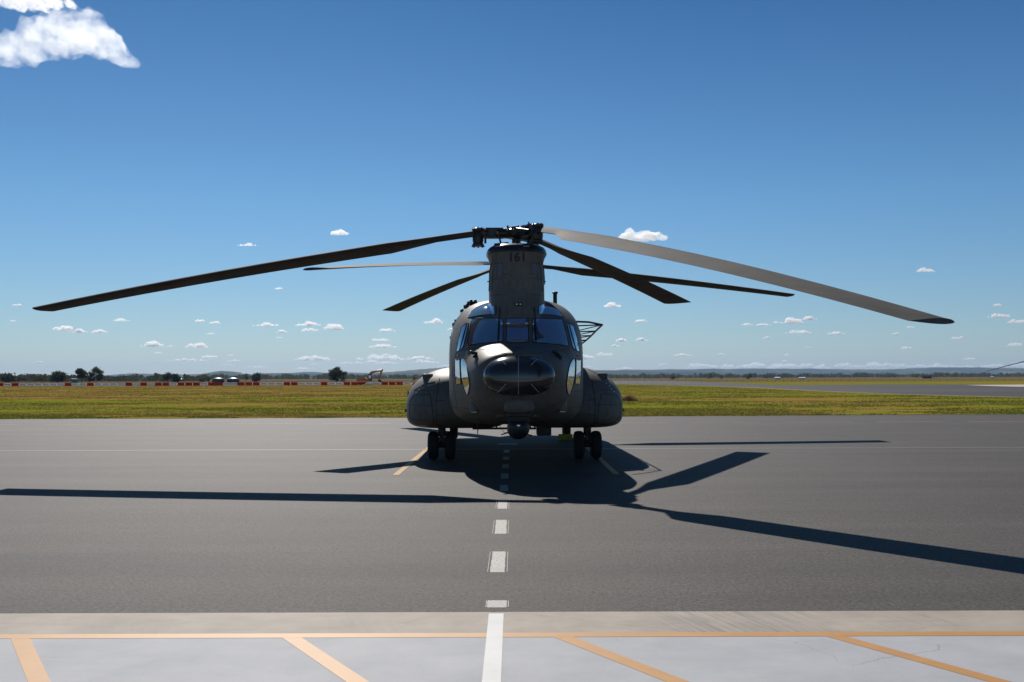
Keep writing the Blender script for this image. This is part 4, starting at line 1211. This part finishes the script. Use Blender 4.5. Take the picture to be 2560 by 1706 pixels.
tag(wood('far_tree_line', [(1440, 2700, 1500, 15, 1100, 600), (1440, 1700, 1150, 9, 60, 200), (1900, 2000, 1100, 12, 30, 100)], 6, M['leafgrey']),
    'dark line of trees along the right horizon below the hills')

# ------------------------------------------------------------------ hills
def hills_material():
    m, t, b, v = base('hill_forest')
    n = noise_n(t, v, .010, 9, .75, (1, 1, 4)); n2 = noise_n(t, v, .0011, 4, .6)
    c = ramp(t, n, .35, .65, (0.010, 0.016, 0.012), (0.045, 0.052, 0.030))
    f = ramp(t, n2, .52, .60)
    c = mix_c(t, math_n(t, 'MULTIPLY', f, ramp(t, n, .45, .55)), c, (0.15, 0.145, 0.075))
    t.links.new(c, b.inputs['Base Color']); b.inputs['Roughness'].default_value = .95; b.inputs['Specular IOR Level'].default_value = .05
    return m
M['hill'] = hills_material()
def ridge(name, Y, depth, prof, rough, seed):
    nx, ny = 420, 14
    us = np.linspace(prof[0][0], prof[-1][0], nx)
    vs = []; fs = []
    for j in range(ny):
        t = j / (ny - 1)
        for i, u in enumerate(us):
            hp = np.interp(u, [p[0] for p in prof], [p[1] for p in prof])
            yy = Y + depth * (t - .5) + depth * .25 * noise.noise((u * .004, seed, 0))
            X = (u - 1283) / FOC * yy
            k = math.sin(math.pi * min(1, t * 1.3) / 2) if t < .77 else math.cos((t - .77) / .23 * math.pi / 2)
            zz = max(0, hp) * Y / FOC * k * (1 + .12 * noise.noise((u * .02, t * 3, seed)) * (1 - t * .4)) + rough * (noise.noise((u * .11, t * 9, seed)) + .6 * noise.noise((u * .4, t * 20, seed))) * min(1, hp / 5)
            vs.append((X, yy, max(-2, zz) if 0 < j < ny - 1 else -3))
    for j in range(ny - 1):
        for i in range(nx - 1):
            a = j * nx + i; fs.append((a, a + 1, a + nx + 1, a + nx))
    me = bpy.data.meshes.new(name); me.from_pydata(vs, [], fs); me.materials.append(M['hill'])
    for p_ in me.polygons: p_.use_smooth = True
    o = bpy.data.objects.new(name, me); C.objects.link(o); tag(o, kind='structure'); return o
ridge('hills', 9500, 2500, [(-200, 8), (250, 10), (330, 15), (420, 12), (640, 13), (760, 17), (900, 15), (1000, 16), (1150, 17), (1500, 20), (1600, 21), (1750, 22), (1900, 23), (2100, 21), (2200, 19), (2330, 24), (2450, 24), (2600, 21), (2800, 18)], 4, 1)
ridge('hills', 6200, 1600, [(-200, 5), (380, 6), (440, 3), (500, 13), (540, 20), (570, 20.5), (600, 17), (622, 7), (660, 14), (700, 15), (800, 13), (920, 11), (960, 16), (1010, 20), (1060, 25), (1120, 30), (1200, 32), (1300, 32), (1420, 24), (1470, 21), (1500, 18), (1560, 19), (1640, 14), (1720, 16), (1850, 10), (2100, 8), (2400, 6), (2800, 6)], 3, 2)

# ------------------------------------------------------------------ grass tufts near the apron, dry shrub
def tufts(name, n, y0, y1, hmin, hmax, m, seed, dens):
    rnd = np.random.default_rng(seed)
    y = y0 + (y1 - y0) * rnd.random(n) ** 1.6
    x = (rnd.random(n) * 1.2 - .6) * y * 1.12
    def bad(a, b):
        return (a > 36.5 and b > 95) or (a > 38 and b > 64 + max(0, 46 - a) * 2.4) or (a > 18 and b > 180 + (41 - a) * 4.5)
    keep = [i for i in range(n) if y[i] > edge(x[i]) + .03 and noise.noise((x[i] * .07, y[i] * .16, seed)) + .5 * noise.noise((x[i] * .4, y[i] * .7, seed)) > dens and not bad(x[i], y[i])]
    x, y = x[keep], y[keep]; n = len(x)
    V = []; F = []
    for k in range(3):
        a = rnd.random(n) * 6.28; h = hmin + (hmax - hmin) * rnd.random(n) ** 2; wd = .008 + .02 * rnd.random(n) + y * .00022
        bx = x + rnd.normal(0, .04, n); by = y + rnd.normal(0, .04, n)
        dx, dy = np.cos(a) * wd, np.sin(a) * wd
        lx, ly = rnd.normal(0, .35, n) * h, rnd.normal(0, .35, n) * h
        V.append(np.stack([np.stack([bx - dx, by - dy, np.full(n, .01)], 1), np.stack([bx + dx, by + dy, np.full(n, .01)], 1), np.stack([bx + lx, by + ly, h], 1)], 1).reshape(-1, 3))
    V = np.concatenate(V)
    me = bpy.data.meshes.new(name)
    me.vertices.add(len(V)); me.vertices.foreach_set('co', V.ravel().astype(np.float32))
    nf = len(V) // 3
    me.loops.add(nf * 3); me.loops.foreach_set('vertex_index', np.arange(nf * 3, dtype=np.int32))
    me.polygons.add(nf); me.polygons.foreach_set('loop_start', np.arange(0, nf * 3, 3, dtype=np.int32)); me.polygons.foreach_set('loop_total', np.full(nf, 3, dtype=np.int32))
    me.update(); me.validate(); me.materials.append(m)
    o = bpy.data.objects.new(name, me); C.objects.link(o); tag(o, kind='stuff'); return o
M['tgreen'] = leaf_mat('green_grass_blades', (0.08, 0.115, 0.012), (0.21, 0.225, 0.028))
M['tdry'] = leaf_mat('dry_grass_blades', (0.22, 0.15, 0.04), (0.40, 0.27, 0.09))
tag(tufts('grass', 230000, 41, 240, .015, .085, M['tgreen'], 3, .0), 'short green grass tufts on the verge beyond the apron')
tag(tufts('dry_grass', 160000, 41, 240, .015, .08, M['tdry'], 11, .0), 'dry straw-coloured grass tufts on the verge')
rnd = random.Random(4); g = MB()
for k in range(420):
    a = rnd.uniform(0, 6.28); r0 = rnd.uniform(0, .55)
    b = Vector((r0 * math.cos(a) * 1.3, r0 * math.sin(a), 0)); tip = b + Vector((rnd.gauss(0, .14), rnd.gauss(0, .14), rnd.uniform(.2, .62) * (1 - r0 * .5)))
    s = Vector((math.cos(a + 1.5), math.sin(a + 1.5), 0)) * .018
    g.add([b - s, b + s, tip], [(0, 1, 2)])
p = at(1572, 1003, 70)
o = g.build('dry_shrub', leaf_mat('shrub_stems', (0.07, 0.045, 0.03), (0.16, 0.10, 0.06)), smooth=False); o.location = (p.x, 70, 0)
tag(o, 'low brown dry shrub in the grass just right of the helicopter', 'shrub')

# ------------------------------------------------------------------ clouds (real bodies of mist, far away)
cmat = bpy.data.materials.new('cloud_mist'); cmat.use_nodes = True
t = cmat.node_tree
for n in list(t.nodes):
    if n.type == 'BSDF_PRINCIPLED': t.nodes.remove(n)
def cloud_mat(name, density, size=0):
    m = bpy.data.materials.new(name); m.use_nodes = True; t = m.node_tree
    t.nodes.remove(t.nodes['Principled BSDF'])
    v = t.nodes.new('ShaderNodeVolumePrincipled')
    v.inputs['Color'].default_value = (1, 1, 1, 1)
    v.inputs['Density'].default_value = density
    v.inputs['Anisotropy'].default_value = 0.55
    if size:
        tc = t.nodes.new('ShaderNodeTexCoord')
        nn = noise_n(t, tc.outputs['Object'], 4.5 / size, 6, .68)
        t.links.new(math_n(t, 'MULTIPLY', ramp(t, nn, .40, .60), density), v.inputs['Density'])
    t.links.new(v.outputs[0], t.nodes['Material Output'].inputs['Volume'])
    return m
bpy.data.materials.remove(cmat)
def cloud(u, v, wpx, hpx, alt=1500, seed=0, puffs=None, dens=1.0, n=7, wisp=False):
    hpx *= 1.15
    el = (horz(u) - v) / FOC
    Y = (alt - EYE) / max(el, .004)
    k = Y / FOC
    rnd = random.Random(seed * 13 + 5)
    c0 = Vector(((u - 1283) * k, Y, EYE + el * Y))
    bm = bmesh.new()
    bl = puffs or []
    if not bl:
        n = max(5, min(16, int(wpx / hpx * 2.1)))
        for i in range(n):
            a = (i + .5) / n * 2 - 1 + rnd.uniform(-.12, .12)
            e = (1 - a * a * .8)
            r = hpx * .52 * e * rnd.uniform(.45, 1.1)
            bl.append((a * wpx * .44, -hpx * .2 + r * .45, max(r, hpx * .16), rnd.uniform(.95, 1.5)))
    for (dx, dz, r, st) in bl:
        ret = bmesh.ops.create_icosphere(bm, subdivisions=4, radius=1)
        o3 = Vector((rnd.uniform(0, 99), rnd.uniform(0, 99), rnd.uniform(0, 99)))
        for vt in ret['verts']:
            d = vt.co.normalized()
            f = 1 + .42 * noise.noise(d * 1.4 + o3) + .32 * noise.noise(d * 3.3 + o3) + .22 * noise.noise(d * 7 + o3) + .12 * noise.noise(d * 15 + o3)
            zf = 1.0 if d.z > 0 else .55
            vt.co = Vector(((dx + d.x * f * r * st), d.y * f * r * 1.3, (dz + d.z * f * r * zf))) * k
    me = bpy.data.meshes.new('cloud'); bm.to_mesh(me); bm.free()
    me.materials.append(cloud_mat('cloud_mist', dens * (4.5 if not wisp and wpx < 45 else 7.5) / (hpx * k), hpx * k * (1.0 if wisp else 1.6) if wisp or wpx >= 45 else 0))
    o = bpy.data.objects.new('cloud', me); C.objects.link(o); o.location = c0
    rm = o.modifiers.new('union', 'REMESH'); rm.mode = 'VOXEL'; rm.voxel_size = max(hpx, wpx * .12) * k / (22 if wpx < 200 else 34)
    tag(o, kind='structure')
    return o
big = [(-150, 25, 45, 1.2), (-95, 15, 55, 1.1), (-45, -5, 62, 1.1), (0, -12, 66, 1.2), (45, -8, 62, 1.1), (85, 5, 50, 1), (115, 30, 36, 1), (145, 50, 18, 1.6)]
big = [(dx * 1.04, -dz * 1.05, r * .95, st) for dx, dz, r, st in big]
cloud(174, 108, 380, 150, 1700, 1, big, .28, wisp=True)
cloud(70, 0, 260, 72, 1700, 2, None, .5, 8, wisp=True)
CL = [(850, 582, 52, 24), (1607, 592, 150, 42), (1560, 604, 70, 18), (618, 613, 55, 9, .4), (697, 722, 22, 6, .5), (1533, 765, 52, 15), (1086, 805, 55, 18), (968, 826, 46, 13),
      (158, 823, 52, 17), (200, 829, 42, 10), (248, 830, 46, 10), (500, 803, 28, 10), (537, 808, 32, 9), (665, 813, 75, 12), (770, 812, 72, 13), (835, 820, 56, 18), (775, 826, 50, 11), (705, 830, 32, 8),
      (382, 863, 66, 14), (493, 866, 62, 16), (957, 867, 86, 10), (470, 901, 112, 8), (785, 898, 115, 13), (950, 896, 150, 20), (1050, 897, 90, 10), (880, 908, 80, 7), (1075, 906, 60, 8), (960, 909, 90, 7), (585, 903, 40, 6),
      (1602, 803, 36, 10), (1553, 852, 36, 9), (1604, 850, 36, 9), (1980, 805, 66, 16), (2025, 797, 40, 10), (1997, 831, 74, 14), (2090, 834, 56, 9), (1908, 813, 42, 7), (2315, 677, 52, 13, .5),
      (2395, 846, 40, 9), (2500, 791, 66, 12), (2495, 764, 26, 7, .6), (1705, 889, 60, 7), (44, 763, 28, 5, .6), (1127, 824, 18, 6), (700, 845, 20, 5), (1917, 845, 24, 5), (2240, 835, 26, 5),
      (1803, 887, 26, 5), (1660, 912, 30, 5), (570, 914, 40, 5)]
for i, c in enumerate(CL):
    cloud(c[0], c[1], c[2], c[3], 1500, 20 + i, None, c[4] if len(c) > 4 else .8, 5 if c[2] < 60 else 8)
rnd = random.Random(31)
for i in range(34):
    u = rnd.uniform(0, 2560); vv = rnd.choice([rnd.uniform(790, 905), rnd.uniform(860, 915)])
    ww = rnd.uniform(16, 52)
    cloud(u, vv, ww, ww * rnd.uniform(.16, .26), 1500, 500 + i, None, rnd.uniform(.3, .8), 4)
rnd = random.Random(9)
for i in range(22):
    u = 1740 + i * 40 + rnd.uniform(-12, 12)
    cloud(u, 917 + rnd.uniform(-3, 2), rnd.uniform(45, 85), rnd.uniform(8, 15), 1100, 200 + i, None, .55, 6)
for u, v, ww in ((640, 918, 90), (760, 922, 70), (1120, 915, 80), (1450, 916, 70), (1560, 921, 50)):
    cloud(u, v, ww, 6, 1100, 300 + u, None, .5, 6)

# ------------------------------------------------------------------ haze
hz = MB().box((0, 0, 120), (32400, 32400, 242)).build('haze', None, smooth=False)
hm = bpy.data.materials.new('haze_air'); hm.use_nodes = True
t = hm.node_tree; t.nodes.remove(t.nodes['Principled BSDF'])
v = t.nodes.new('ShaderNodeVolumePrincipled')
v.inputs['Color'].default_value = (.42, .66, 1.0, 1)
v.inputs['Density'].default_value = 4.5e-5
v.inputs['Anisotropy'].default_value = 0.2
t.links.new(v.outputs[0], t.nodes['Material Output'].inputs['Volume'])
hz.data.materials.append(hm)
tag(hz, kind='stuff')
